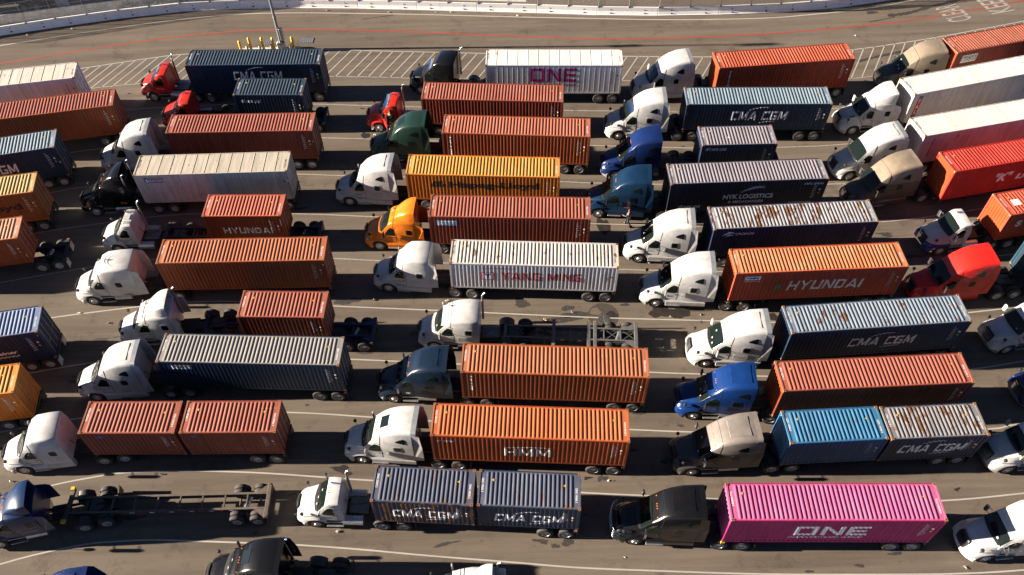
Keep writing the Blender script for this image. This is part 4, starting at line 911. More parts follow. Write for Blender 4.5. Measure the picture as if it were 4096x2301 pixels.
def mesh_roof_fairing(x0, x1, z0, z1, w=.98):
    rings = []
    for t in (0, .12, .3, .5, .7, .88, 1):
        x = x0 + (x1 - x0) * t; z = z0 + .06 + (z1 - z0 - .06) * math.sin(t * math.pi / 2) ** .8; ww = w * (.62 + .38 * min(1, t * 1.6)); r_ = min(.2, (z - z0) * .45)
        P = [(-ww, z0 - .1), (-ww, z - r_), (-ww + r_ * .3, z - r_ * .3), (-ww + r_, z), (0, z + .03)]
        rings.append([(x, y, q) for y, q in P + [(-y, q) for y, q in reversed(P[:-1])]])
    n = len(rings[0]); inner = [(p[0] - .02, p[1] * .93, p[2] - .05 if p[2] > z0 + .3 else p[2]) for p in rings[-1]]
    inner0 = [(p[0] - .9, p[1] * .8, min(p[2], z0 + .35)) for p in rings[-1]]
    mb = MB().loft(rings, True, False); mb.loft([rings[-1], inner, inner0], False, True); return mb.mesh("roof_fairing", 40)
def mesh_tframe(L): 
    mb = MB()
    mb.box(.35, L, -.035, .035, .70, .93); return mb.mesh("frame_rail")
def mesh_deck(x0, x1): return rounded_box(x0, x1, -.55, .55, .95, .985, .01)
def mesh_fifth():
    mb = MB(); vs = []
    pts = [(-.5, -.28), (-.35, -.45), (.35, -.45), (.55, -.3), (.62, -.12), (.15, -.05), (.15, .05), (.62, .12), (.55, .3), (.35, .45), (-.35, .45), (-.5, .28)]
    n = len(pts); mb.add([(x, y, .985) for x, y in pts] + [(x, y, 1.03) for x, y in pts], [tuple(range(n - 1, -1, -1)), tuple(range(n, 2 * n))] + [(k, (k + 1) % n, n + (k + 1) % n, n + k) for k in range(n)])
    return mb.mesh("fifth_wheel")
def mesh_stack(): 
    return MB().cyl((0, 0, .9), (0, 0, 2.9), .085, n=12).tube([(0, 0, 2.9), (0, 0, 3.35), (.08, 0, 3.55), (.22, 0, 3.66)], .065, 10).mesh("exhaust_stack", 40)
def mesh_visor(kind):
    a = cring(*ST[kind][1])[5:-5]; b = cring(*ST[kind][2])[5:-5]; mb = MB()
    r0 = [Vector(q) + Vector((-.26, 0, -.04)) for q in a]; r1 = [Vector(q) + Vector((-.02, 0, .03)) for q in a]; r2 = [Vector(q) + Vector((.02, 0, .05)) for q in b]
    mb.loft([[tuple(p) for p in r_] for r_ in (r0, r1, r2)], False, False); return mb.mesh("sun_visor", 40)
def mesh_quarter():
    vs = []
    for k in range(9):
        t = math.pi * (.12 + .76 * k / 8); vs += [(.60 * math.cos(t), -.3, .50 + .60 * math.sin(t)), (.60 * math.cos(t), .3, .50 + .60 * math.sin(t))]
    return MB().add(vs, [(2 * k, 2 * k + 1, 2 * k + 3, 2 * k + 2) for k in range(8)]).mesh("quarter_fender", 50)
def mesh_guard():
    mb = MB()
    for z in (.5, .8, 1.15, 1.5): mb.tube([(.30, -1.15, z), (.0, -.95, z), (-.16, -.5, z), (-.18, 0, z), (-.16, .5, z), (.0, .95, z), (.30, 1.15, z)], .028, 8)
    for y in (-.95, -.5, .5, .95): mb.cyl((-.16 + (.16 if abs(y) > .9 else 0), y, .48), (-.16 + (.16 if abs(y) > .9 else 0), y, 1.52), .03, n=8)
    return mb.mesh("grille_guard", 50)

GROUP = {'x': 0}
def tractor(x, y, yaw, kind, paint, label, deck='black', hoodp=None, fendp=None, stacks=(), fairing=None, visor=False, skirt=None, skylight=False, ext=True, guard=False,
            chrome_grille=False, chrome_bumper=False, open_door=False, sq=False, wb=None, lettering=None, wing=True, fpaint=None, beacon_l=False):
    """x, y: the ground under the middle of the front bumper"""
    t = thing("semi_truck", label, "truck", (x, y, 0), yaw)
    hp = hoodp or paint; isday = kind == 'day'; XR = ST[kind][-1][0]; w1 = 1.25 + (wb or (4.15 if isday else 5.12)); w2 = w1 + 1.31; FL = w2 + .75
    if skirt is None: skirt = kind == 'high'
    put("hood", cached(('hood', sq), lambda: mesh_hood(sq)), hp, t)
    put("cab", cached(('cab', kind), lambda: mesh_cab(kind)), paint, t)
    put("windshield", cached(('ws', kind), lambda: mesh_windshield(kind)), M['glass'], t)
    wp = MB().box(-.012, .012, -.35, .35, -.012, .012)
    for yy in (-.42, .38): put("wiper", cached('wiper', lambda: wp.mesh("wiper")), M['black'], t, (1.52, yy, 2.0))
    put("bumper", cached('bumper', mesh_bumper), M['chrome'] if chrome_bumper else M['alu'] if kind == 'flat' else fendp if fendp is not None else (hp if len(label) % 3 else M['bumper_grey']), t)
    gr = put("grille", cached('grille', mesh_grille), M['black'], t)
    for k in range(6): put("grille_bar", cached(('gbar', k), lambda: mesh_grille_bar(k)), M['chrome'] if chrome_grille else M['galv'], gr)
    hl = cached('headlight', mesh_headlight)
    for s in (-1, 1):
        put("headlight", hl, M['lamp'], t, (.42, s * .93, 1.0), (0, R(-8), s * R(28)))
        # door with window and handle
        dk = (kind, s)
        dpts = [(1.95, 1.02), (2.68, 1.02), (2.70, 1.7), (2.68, 2.48), (2.40, 2.54), (2.06, 2.26), (1.74, 1.84), (1.68, 1.5), (1.90, 1.25)]
        if open_door and s == -1:
            door = put("door", cached(('door', dk), lambda: side_panel(kind, dpts, .014, "door", s)), paint, t, (0, 0, 0))
            # hinge at the front edge
            hx, hy = 1.68, -1.07; a = R(-58)
            door.rotation_euler = (0, 0, a); door.location = (hx - (hx * math.cos(a) - hy * math.sin(a)), hy - (hx * math.sin(a) + hy * math.cos(a)), 0)
            put("door_opening", cached(('dopen', dk), lambda: side_panel(kind, dpts, .004, "door_opening", s)), M['black'], t)
        else: door = put("door", cached(('door', dk), lambda: side_panel(kind, dpts, .014, "door", s)), paint, t)
        wpts = [(1.88, 1.70), (2.56, 1.70), (2.62, 1.76), (2.60, 2.34), (2.52, 2.42), (2.30, 2.42), (2.10, 2.22), (1.86, 1.88)]
        gp = [(x_ + (.035 if x_ > 2.2 else -.03), z_ + (.035 if z_ > 1.7 else -.03)) for x_, z_ in dpts]
        put("door_seal", cached(('seal', dk), lambda: side_panel(kind, gp, .007, "door_seal", s)), M['black'], t)
        put("side_window", cached(('win', dk), lambda: side_panel(kind, wpts, .026, "side_window", s)), M['glass'], door)
        put("door_handle", cached(('dh', dk), lambda: side_panel(kind, rrect(2.5, 2.62, 1.50, 1.55, .01), .04, "door_handle", s)), M['black'], door)
        if not isday:
            put("sleeper_window", cached(('sw', dk), lambda: side_panel(kind, rrect(3.55, 4.0, 1.90, 2.38, .07), .02, "sleeper_window", s)), M['glass'], t)
            put("window_surround", cached(('swr', dk), lambda: side_panel(kind, rrect(3.46, 4.09, 1.81, 2.47, .1), .012, "window_surround", s)), paint, t)
            put("luggage_door", cached(('lg', dk), lambda: side_panel(kind, rrect(3.0, 4.0, 1.12, 1.6, .05), .012, "luggage_door", s)), paint, t)
        if kind == 'high':
            put("peak_window", cached(('pw', dk), lambda: side_panel(kind, [(3.72, 2.98), (4.28, 2.84), (4.36, 2.92), (4.34, 3.26), (4.24, 3.34), (3.96, 3.22), (3.76, 3.08)], .02, "peak_window", s)), M['glass'], t)
        mr = put("mirror", cached('mirror', mesh_mirror), M['chrome'] if chrome_grille or isday else (M['black'] if paint is not PAINT['white'] else PAINT['white']), t, (1.78, s * 1.42, 2.0), (0, 0, s * R(12)))
        put("mirror_arm", cached('marm', lambda: MB().tube([(0, 0, .22), (.06, -.32, .22)], .018).tube([(0, 0, -.22), (.06, -.32, -.22)], .018).mesh("mirror_arm")), M['black'], mr, (0, 0, 0), (0, 0, 0 if s == 1 else math.pi))
        hm = put("hood_mirror", cached('hoodmirror', mesh_hoodmirror), M['black'], t, (.62, s * 1.02, 1.2)); hm.scale = (1, -s if s == 1 else 1, 1)
        # running gear
        wheel(t, 1.25, s * 1.03, False, M['rim'], s < 0)
        for wx in (w1, w2): wheel(t, wx, s * .935, True, M['rim'], s < 0)
        put("mud_flap", cached('tflap', lambda: MB().box(-.01, .01, -.3, .3, .15, .85).mesh("mud_flap")), M['black'], t, (FL + .02, s * .93, 0))
        put("quarter_fender", cached('quarter', mesh_quarter), M['black'], t, (w1, s * .93, 0))
        put("frame_rail", cached(('tfr', FL), lambda: mesh_tframe(FL)), M['frame_black'], t, (0, s * .43, 0))
        if skirt: put("side_skirt", cached(('skirt', XR), lambda: mesh_fairing(1.95, XR + .05)), hp, t, rot=(0, 0, 0)).scale = (1, -s, 1)
        else: put("fuel_tank", cached('tank', mesh_tank), M['alu'], t, (2.95, s * .88, .66))
        if not skirt:
            put("cab_step", cached('step', mesh_step), M['alu'], t, (1.92, s * 1.16, .42)); put("cab_step", cached('step', mesh_step), M['alu'], t, (1.92, s * 1.06, .80))
        else: put("cab_step", cached('step', mesh_step), M['alu'], t, (1.98, s * 1.24, .50))
        if ext and not isday: put("side_extender", cached(('ext', kind, s), lambda: mesh_extender(kind, s)), paint, t)
    if fendp is not None:
        pass
    if kind == 'high' and wing: put("roof_wing", cached(('wing', kind), lambda: mesh_roofwing(kind)), M['galv'] if paint is PAINT['white'] else paint, t)
    if fairing: put("roof_fairing", cached(('rf', fairing), lambda: mesh_roof_fairing(*fairing)), fpaint or paint, t)
    if visor: put("sun_visor", cached(('visor', kind), lambda: mesh_visor(kind)), visor if not isinstance(visor, bool) else paint, t)
    if skylight:
        me = cached(('sky', kind), lambda: MB().add([(2.68, -.42, 3.36), (2.68, .42, 3.36), (3.22, .42, 3.71), (3.22, -.42, 3.71), (2.68, -.42, 3.2), (2.68, .42, 3.2), (3.22, .42, 3.5), (3.22, -.42, 3.5)], [(0, 1, 2, 3), (0, 1, 5, 4), (1, 2, 6, 5), (2, 3, 7, 6), (3, 0, 4, 7)]).mesh("skylight"))
        put("skylight", me, M['glass'], t, (0, 0, .035))
    if not isday:
        def seam_mesh():
            S = ST[kind]; a = cring(*S[3]); b = cring(*S[3]); out = []
            for dx, o in ((0, .002), (0, .014), (.035, .014), (.035, .002)): out.append([(x_ + dx, y_ * (1 + o / 1.1), z_ + (o if z_ > 2.9 else 0)) for x_, y_, z_ in a])
            return MB().loft(out, False, False).mesh("cab_seam", 40)
        put("cab_seam", cached(('seam', kind), seam_mesh), M['black'] if paint is PAINT['white'] else M['frame_black'], t)
    put("cowl", cached('cowl', lambda: MB().add([(1.40, -.95, 1.955), (1.30, -.4, 1.975), (1.27, 0, 1.985), (1.30, .4, 1.975), (1.40, .95, 1.955), (1.53, .98, 1.985), (1.50, .4, 2.01), (1.49, 0, 2.02), (1.50, -.4, 2.01), (1.53, -.98, 1.985)], [(0, 1, 8, 9), (1, 2, 7, 8), (2, 3, 6, 7), (3, 4, 5, 6)]).mesh("cowl")), M['black'], t)
    h_ = sum(ord(q) for q in label)
    for k in range(h_ % 4):
        r0, r1 = cring(*ST[kind][0]), cring(*ST[kind][1]); a, b = Vector((r0[8][0], 0, r0[8][2])), Vector((r1[8][0], 0, r1[8][2])); yy = (-.62, .15, -.2)[k]; v0 = (.12, .62, .2)[k]
        q = [a.lerp(b, v0) + Vector((-.13, yy, .03)), a.lerp(b, v0) + Vector((-.13, yy + .15, .03)), a.lerp(b, v0 + .11) + Vector((-.13, yy + .15, .03)), a.lerp(b, v0 + .11) + Vector((-.13, yy, .03))]
        put("windshield_sticker", MB().add(q, [(0, 1, 2, 3)]).mesh("windshield_sticker"), M['sticker'], t)
    if kind == 'high' and not skylight and h_ % 3:
        a, b = ST[kind][4], ST[kind][6]; q = [(a[1] + .05, -.6, a[5] + .045), (b[1] - .25, -.72, b[5] + .035), (b[1] - .25, .72, b[5] + .035), (a[1] + .05, .6, a[5] + .045)]; qm = [(3.85, -.66, 3.955), (3.85, .66, 3.955)]
        put("roof_panel", cached(('rp', kind), lambda: MB().add([(3.22, -.60, 3.745), (3.22, .60, 3.745), (3.9, .66, 3.962), (3.9, -.66, 3.962), (4.45, -.68, 4.015), (4.45, .68, 4.015), (3.17, -.64, 3.66), (3.17, .64, 3.66), (4.5, .74, 3.97), (4.5, -.74, 3.97), (3.9, .72, 3.9), (3.9, -.72, 3.9)], [(0, 1, 2, 3), (3, 2, 5, 4), (0, 1, 7, 6), (5, 4, 9, 8), (1, 2, 10, 7), (2, 5, 8, 10), (0, 3, 11, 6), (3, 4, 9, 11)]).mesh("roof_panel", 20)), paint, t)
    ml = cached('marker', lambda: rounded_box(-.05, .05, -.035, .035, 0, .05, .01)); S1 = ST[kind][2]
    for yy in (-.72, -.16, 0, .16, .72): put("marker_lamp", ml, M['amber'], t, (S1[1] + .04, yy, S1[5] + (.03 if abs(yy) < .3 else .0)))
    put("horn", cached('horn', lambda: MB().cyl((0, 0, .06), (.45, 0, .06), .06, .03, n=10).box(.1, .14, -.02, .02, -.02, .05).mesh("horn", 40)), M['chrome'], t, (ST[kind][3][1] - .1, .45, ST[kind][3][5] + .02)) if kind in ('day', 'flat', 'mid') else None
    dm = M['deck'] if deck == 'alu' else M['frame_black']
    put("deck_plate", cached(('deck', XR), lambda: mesh_deck(XR + .2, XR + 1.4)), dm, t)
    put("fifth_wheel", cached('fifth', mesh_fifth), M['frame_black'], t, ((w1 + w2) / 2, 0, 0))
    for xx in (w1 - .9, w1 + .65, FL - .1): put("frame_cross_member", cached('tcm', lambda: MB().box(-.05, .05, -.4, .4, .72, .90).mesh("frame_cross_member")), M['frame_black'], t, (xx, 0, 0))
    put("air_line", cached('airline', lambda: MB().tube([(0, -.1, 1.9), (.25, -.12, 1.35), (.6, -.05, 1.12), (1.0, 0, 1.15), (1.4, 0, 1.3)], .022, 6).mesh("air_line", 60)), M['red_hose'] if (len(label) % 2) else M['black'], t, (XR - .02, 0, 0))
    for s in stacks: put("exhaust_stack", cached('stack', mesh_stack), M['chrome'] if paint is not PAINT['white'] else M['alu'], t, (XR + .16, s * .92, 0 if isday else .35))
    if guard: put("grille_guard", cached('guard', mesh_guard), M['chrome'], t)
    if lettering:
        for s_, x0, x1, z0, z1, mt in lettering:
            me = text_mesh(s_, .02); xs = [v.co.x for v in me.vertices]; ys = [v.co.y for v in me.vertices]; a0, a1, b0, b1 = min(xs), max(xs), min(ys), max(ys)
            for v in me.vertices:
                X = x0 + (x1 - x0) * (v.co.x - a0) / (a1 - a0); Z = z0 + (z1 - z0) * (v.co.y - b0) / (b1 - b0)
                v.co = Vector((X, -(side_y(kind, X, Z) + .022) if X > 1.3 else -1.222, Z))
            me.materials.clear(); me.materials.append(None); put("lettering", me, mt, t)
    return t, w1, w2
def place(wheelpt, key=None, king=None, wb=5.12, yaw=None, bump=None):
    """finds the truck's origin and heading from the near front wheel and the kingpin of its trailer"""
    if key:
        a = C[key][0]; d = dir2(a[3]); nr = Vector((-d.y, d.x, 0)); K = Vector((a[1], a[2], 0)) + nr * (W / 2) + d * .95
        if yaw is None and king is None: yaw0 = R(a[3])
        if king is None: king = (K.x, K.y)
    th = yaw if yaw is not None else 0
    for _ in range(6):
        n = Vector((-math.sin(th), math.cos(th), 0)); F = Vector((wheelpt[0], wheelpt[1], 0)) + n * 1.12
        if yaw is None: th = math.atan2(king[1] - F.y, king[0] - F.x)
    d = Vector((math.cos(th), math.sin(th), 0)); O = F - d * 1.25
    return O.x, O.y, th
def from_bumper(pt, yaw, dx=.22, dy=1.0):
    d = dir2(yaw); n = Vector((-d.y, d.x, 0)); O = Vector((*pt, 0)) + n * dy - d * dx; return O.x, O.y, R(yaw)
PW = PAINT
FA = (2.6, 4.25, 2.95, 3.95)
T = tractor
T(*place((-31.4, 66.55), 'A1'), 'day', PW['red'], "red day cab with chrome visor, before the dark navy container by the yellow posts", stacks=(1,), visor=M['chrome'], chrome_grille=True, chrome_bumper=True, deck='alu', lettering=[("Adam Trucking", 1.80, 2.60, 1.3, 1.42, WI)])
T(*from_bumper((-29.41, 62.13), -.5), 'day', PW['red'], "red day cab with chrome roof horns, half hidden above the oxide red container", visor=PW['red'], chrome_grille=True, chrome_bumper=True, wb=4.3)
T(*from_bumper((-33.5, 56.58), 2.0), 'high', PW['white'], "white high roof sleeper in front of the plain oxide red container", lettering=[("N. TRUCKING", 1.90, 2.60, 1.3, 1.4, BI)])
T(*place((-32.75, 51.22), 'A4'), 'mid', PW['black'], "black sleeper cab with roof fairing, in front of the dirty white container", fairing=FA, visor=True, stacks=(-1, 1), chrome_grille=True, chrome_bumper=True, lettering=[("756", 3.60, 4.10, 1.3, 1.5, M['amber'])])
_ta5 = T(*place((-29.87, 46.86), 'A5', king=(-25.3, 47.9)), 'day', PW['white'], "white day cab with panelled roof, in front of the short salmon red container", stacks=(1,), deck='alu', lettering=[("Heartland", 1.80, 2.50, 1.4, 1.52, M['blue_ink']), ("812", 1.90, 2.25, 1.15, 1.3, BI)])
_ta6 = T(*place((-30.44, 41.49), 'A6'), 'boxy', PW['white'], "white boxy sleeper cab with curved bird emblem on its roof", visor=True, ext=True, lettering=[("IT TRUCKING", 3.70, 4.50, 1.0, 1.2, BI)])
T(*from_bumper((-27.15, 37.32), 2.5), 'mid', PW['white'], "white sleeper cab with roof fairing, in front of the dark blue chassis", fairing=FA, stacks=(1,), visor=True, lettering=[("GREEN FLEET", 2.00, 2.55, 1.4, 1.5, M['green_ink'])])
T(*place((-27.87, 32.62), 'A8'), 'high', PW['white'], "white high roof sleeper in front of the navy container with grey faded roof", lettering=[("TONY", 3.30, 3.90, 1.1, 1.25, M['blue_ink'])])
T(*place((-31.12, 27.0), 'A9a'), 'tallflat', PW['white'], "white sleeper cab with smooth roof, in front of the two short red brown containers", ext=False, skirt=True)
T(*place((-31.05, 21.8), king=(-26.0, 23.95)), 'mid', PW['navy'], "dark navy sleeper cab with roof fairing, cut by the frame, towing the empty chassis", fairing=FA, chrome_grille=True)
T(-28.35, 17.45, R(2.5), 'high', PW['blue'], "dark blue high roof sleeper at the bottom edge, only its roof showing")
T(-17.6, 19.35, R(-3.6), 'high', PW['black'], "black high roof sleeper at the bottom edge with bare frame behind it", visor=True, stacks=(1,), skylight=True, skirt=True)
T(-4.95, 17.55, R(-4.0), 'mid', PW['white'], "white cab with upright roof fairing at the bottom edge, almost out of frame", fairing=(2.9, 4.2, 2.98, 3.9), visor=True, stacks=(1,))
T(*place((-6.45, 66.3), 'B1'), 'tallflat', PW['black'], "black sleeper cab with chrome visor, in front of the white magenta lettered container", visor=M['chrome'], chrome_grille=True, stacks=(1,), sq=True, ext=False, wb=4.6)
T(*place((-10.03, 61.01), 'B2'), 'day', PW['red'], "red day cab with chrome visor and its driver door open", stacks=(1,), visor=M['chrome'], chrome_grille=True, chrome_bumper=True, open_door=True, deck='alu')
T(*from_bumper((-10.41, 57.05), -4.5), 'high', PW['darkgreen'], "dark green high roof sleeper with roof skylight", skylight=True)
T(*place((-11.9, 51.52), 'B4'), 'high', PW['white'], "white high roof sleeper in front of the golden orange container", lettering=[("MARQUES", 1.90, 2.40, 1.25, 1.4, BI)])
T(*place((-9.13, 46.34), 'B5'), 'mid', PW['orange'], "orange sleeper cab with orange roof fairing", fairing=FA, lettering=[("RANGER", 2.6, 3.1, 1.25, 1.36, BI)], skirt=True)
T(*place((-8.18, 41.88), 'B6'), 'tallflat', PW['white'], "white sleeper cab with smooth square roof, in front of the silver white container", visor=True, skirt=True, lettering=[("STAR TRUCKING", 2.00, 2.60, 1.3, 1.42, BI)])
T(*place((-4.59, 36.21), king=(1.4, 36.9)), 'flat', PW['white'], "white sleeper cab with low square roof, towing the empty grey blue chassis", visor=True, stacks=(1,), ext=False, deck='alu')
T(*place((-7.29, 31.74), 'B8'), 'high', PW['darkteal'], "dark teal high roof sleeper in front of the stacked lettering orange brown container", visor=True, skylight=False, skirt=False, chrome_grille=True, lettering=[("KMK", 2.20, 2.50, 1.2, 1.35, WI)])
T(*place((-9.11, 27.03), 'B9'), 'high', PW['white'], "white high roof sleeper with dark skylight, in front of the bright orange container", skylight=True, wb=5.05)
T(*place((-11.63, 22.55), 'B10a'), 'day', PW['white'], "white day cab with tall exhaust, in front of the two rusty navy containers", stacks=(1,), deck='alu', wb=4.15, lettering=[("CATALYST", 1.90, 2.45, 1.35, 1.46, BI)])
T(*from_bumper((13.15, 64.15), 3.0), 'high', PW['white'], "white high roof sleeper in front of the brick red container")
T(*place((11.07, 58.89), 'C2'), 'high', PW['white'], "white high roof sleeper with chrome visor, in front of the steel blue roofed container", visor=M['chrome'], lettering=[("NFC", 1.90, 2.30, 1.35, 1.55, BI)])
T(*from_bumper((9.24, 53.92), -1.0), 'high', PW['blue'], "deep blue high roof sleeper in front of the short mauve roofed container", wing=False, ext=False)
T(*place((8.43, 49.24), 'C4'), 'high', PW['teal'], "teal blue high roof sleeper beside the walking worker", fendp=PW['teal'], skirt=True, wing=True, lettering=[("EAGLE", 3.20, 3.70, 1.3, 1.42, WI)])
T(*place((11.02, 44.13), 'C5'), 'high', PW['white'], "white high roof sleeper in front of the navy container with rust blotched roof", lettering=[("GTS 77", 2.00, 2.40, 1.3, 1.4, BI)])
T(*place((11.72, 39.58), 'C6'), 'high', PW['white'], "white high roof sleeper in front of the faded orange red container", lettering=[("BAS", 2.00, 2.40, 1.25, 1.42, BI)])
T(*place((14.43, 33.91), 'C7'), 'high', PW['white'], "white high roof sleeper with fully sunlit hood, behind the empty grey blue chassis", lettering=[("001", 1.0, 1.2, 1.02, 1.12, BI)])
T(*place((12.87, 29.62), 'C8'), 'high', PW['brightblue'], "bright blue sleeper cab with domed roof, in front of the rose brown container", visor=True, stacks=(1,), skirt=False, wing=False, ext=False)
T(*place((12.09, 25.36), 'C9a'), 'high', PW['grey_charcoal'], "sleeper cab with beige grey roof and charcoal hood, in front of the bright blue container", hoodp=PW['charcoal'], stacks=(1,), skirt=False, chrome_grille=True)
T(*place((7.83, 20.75), 'C10'), 'high', PW['black'], "glossy black high roof sleeper with chrome grille guard", guard=True, chrome_grille=True, skirt=True)
T(*place((36.78, 64.48), 'D1'), 'high', PW['tan'], "champagne high roof sleeper with dark grey hood, in front of the sign panel container", hoodp=PW['charcoal'], chrome_grille=True)
_td2 = T(*place((31.53, 58.57), 'D2'), 'mid', PW['white'], "white sleeper cab with roof fairing and black hood scoops, before the upright sign container", fairing=(2.3, 4.25, 2.9, 3.95, 1.02), lettering=[("TM GROUP", 3.10, 3.60, 1.3, 1.4, BI)])
T(*place((29.68, 52.77), 'D3'), 'high', PW['white'], "white high roof sleeper in front of the white container with dark stacked lettering", chrome_grille=True)
T(*from_bumper((28.58, 49.38), 9.0, .15, .65), 'high', PW['tan_brown'], "champagne high roof sleeper with brown lower body, in front of the scarlet container", hoodp=PW['brown'], chrome_grille=True)
T(*place((34.23, 43.92), 'D5'), 'day', PW['white'], "white day cab with blue lower hood, in front of the short red container", chrome_grille=True, chrome_bumper=True, hoodp=PW['white_blue'], fendp=PW['blue'], lettering=[("84", 0.45, 0.68, .88, 1.02, WI)])
T(*place((31.75, 38.98), king=(37.9, 40.45)), 'high', PW['brightred'], "bright red high roof sleeper in front of the teal container", chrome_grille=True)
T(*place((35.72, 34.29), yaw=R(8.0)), 'flat', PW['white'], "white cab at the frame edge, beside the navy container with rusting rear corners", visor=True, fendp=PW['white'])
T(*from_bumper((34.8, 30.3), 7.0, .1, 0.3), 'high', PW['blue'], "dark cab with bright chrome grille, barely entering at the frame edge", chrome_grille=True)
T(*place((32.13, 24.83), yaw=R(5.0)), 'flat', PW['white'], "white cab at the frame edge, nose to the weathered short navy container", visor=True)
T(*place((28.52, 18.95), yaw=R(3.5)), 'tallflat', PW['white'], "white cab with papers behind its windshield, following the magenta container", visor=True, chrome_grille=True)

# bird emblem on the boxy cab, hatch panels on the day cab roof, scoops on the hood
em = []
for sg in (-1, 1):
    for k in range(7):
        a, b = k / 7, (k + 1) / 7; f = lambda t_: (3.05 + .55 * t_ * t_, sg * (.06 + .62 * t_)); (xa, ya), (xb_, yb) = f(a), f(b); w_ = .10 * (1 - a) + .02
        em.append([(xa, ya), (xb_, yb), (xb_ + w_ * .8, yb), (xa + w_, ya)])
em.append([(3.05, -.06), (3.05, .06), (3.62, .02), (3.62, -.02)])
mb = MB()
for q in em: o = len(mb.v); mb.v += [(x, y, 3.62) for x, y in q]; mb.f.append(tuple(range(o, o + 4)))
put("roof_emblem", mb.mesh("roof_emblem"), M['galv'], _ta6[0])
put("roof_hatch", rounded_box(2.3, 2.8, -.3, .3, 2.82, 2.90, .02), PW['white'], _ta5[0])
for sg in (-1, 1):
    put("roof_rack_rail", MB().tube([(2.25, sg * .55, 2.86), (2.3, sg * .55, 2.95), (2.9, sg * .55, 2.95), (2.95, sg * .55, 2.84)], .022).mesh("roof_rack_rail"), M['black'], _ta5[0])
    for k in range(3): put("roof_rib", rounded_box(2.36, 2.84, sg * .66 + k * .07 - .09, sg * .66 + k * .07 - .05, 2.80, 2.88, .01), PW['white'], _ta5[0])
    put("hood_scoop", MB().add([(.75, sg * .80, 1.62), (1.15, sg * .88, 1.80), (1.15, sg * .78, 1.86), (.80, sg * .70, 1.72), (.75, sg * .80, 1.70), (1.15, sg * .88, 1.84), (1.15, sg * .78, 1.88), (.80, sg * .70, 1.75)], [(0, 1, 2, 3), (4, 5, 6, 7), (0, 1, 5, 4), (1, 2, 6, 5), (2, 3, 7, 6), (3, 0, 4, 7)]).mesh("hood_scoop"), M['black'], _td2[0])

# ------------------------------------------------------------------ concrete barriers and fence
def barrier_mesh(L):
    prof = [(0, 0), (0, .08), (.06, .12), (.18, .38), (.23, .80), (.245, .81), (.365, .81), (.38, .80), (.43, .38), (.55, .12), (.61, .08), (.61, 0)]
    rings = [[(x, y, z) for y, z in prof] for x in (.012, .05, L - .05, L - .012)]
    for r_ in (0, 3): rings[r_] = [(x, .305 + (y - .305) * .96, z * .985) for x, y, z in rings[r_]]
    return MB().loft(rings, True, True).mesh("concrete_barrier")
J = [(-56.0, 76.9), (-49.98, 78.27), (-44.43, 79.55), (-38.28, 80.79), (-32.13, 81.72), (-25.92, 81.95), (-19.67, 81.68), (-13.53, 81.25), (-7.35, 80.65), (-1.16, 80.02), (4.97, 79.39), (11.12, 78.68), (17.27, 78.2), (23.45, 78.05), (29.6, 78.12), (35.8, 78.65), (41.85, 79.85), (47.8, 81.4), (53.7, 83.2), (59.6, 85.2)]
ORD = ["first", "second", "third", "fourth", "fifth", "sixth", "seventh", "eighth", "ninth", "tenth", "eleventh", "twelfth", "thirteenth", "fourteenth", "fifteenth", "sixteenth", "seventeenth", "eighteenth", "nineteenth"]
hb = cached('bhole', lambda: MB().cyl((0, -.004, 0), (0, .03, 0), .05, n=10).mesh("lifting_hole")); sb = cached('bslot', lambda: MB().box(-.09, .09, -.01, .03, -.05, .05).mesh("anchor_slot"))
for i, ((x0, y0), (x1, y1)) in enumerate(zip(J[:-1], J[1:])):
    L = math.hypot(x1 - x0, y1 - y0)
    o = put("concrete_barrier", barrier_mesh(L), M['barrier'], None, (x0, y0, 0), (0, 0, math.atan2(y1 - y0, x1 - x0)))
    tag(o, "white concrete road barrier, %s along the far edge counted from the left" % ORD[i], "barrier", "white barriers along the far road edge")
    for f in (.22, .78):
        put("lifting_hole", hb, M['hole'], o, (L * f, .183, .52)); put("anchor_slot", sb, M['hole'], o, (L * f + .05, .07, .22))
JB = [(-56.5, 79.2), (-50.54, 80.24), (-48.0, 80.75), (-41.95, 81.95), (-35.8, 82.95), (-29.8, 83.6), (-23.6, 83.9)]
for i, ((x0, y0), (x1, y1)) in enumerate(zip(JB[:-1], JB[1:])):
    L = math.hypot(x1 - x0, y1 - y0)
    o = put("concrete_barrier", barrier_mesh(L), M['old_barrier'], None, (x0, y0 + .15, 0), (0, 0, math.atan2(y1 - y0, x1 - x0)))
    tag(o, "weathered grey concrete barrier behind the fence, %s of its row" % ORD[i], "barrier", "old grey barriers behind the fence")
fence = thing("chain_link_fence", "tall chain link fence standing on the white concrete barriers", "fence", (0, 80, 0))
fp = []
for (x0, y0), (x1, y1) in zip(J[:-1], J[1:]):
    d = Vector((x1 - x0, y1 - y0)); nn = Vector((-d.y, d.x)).normalized() * .31
    for f in (0.02, .52): fp.append((x0 + d.x * f + nn.x, y0 + d.y * f + nn.y - 80))
pm = MB().cyl((0, 0, .60), (0, 0, 3.02), .032, n=8).mesh("fence_post", 50); bk = MB().box(-.09, .09, -.10, .03, .72, .90).mesh("post_bracket")
for (a, b) in fp:
    q = put("fence_post", pm, M['galv'], fence, (a, b, 0)); put("post_bracket", bk, M['galv'], q)
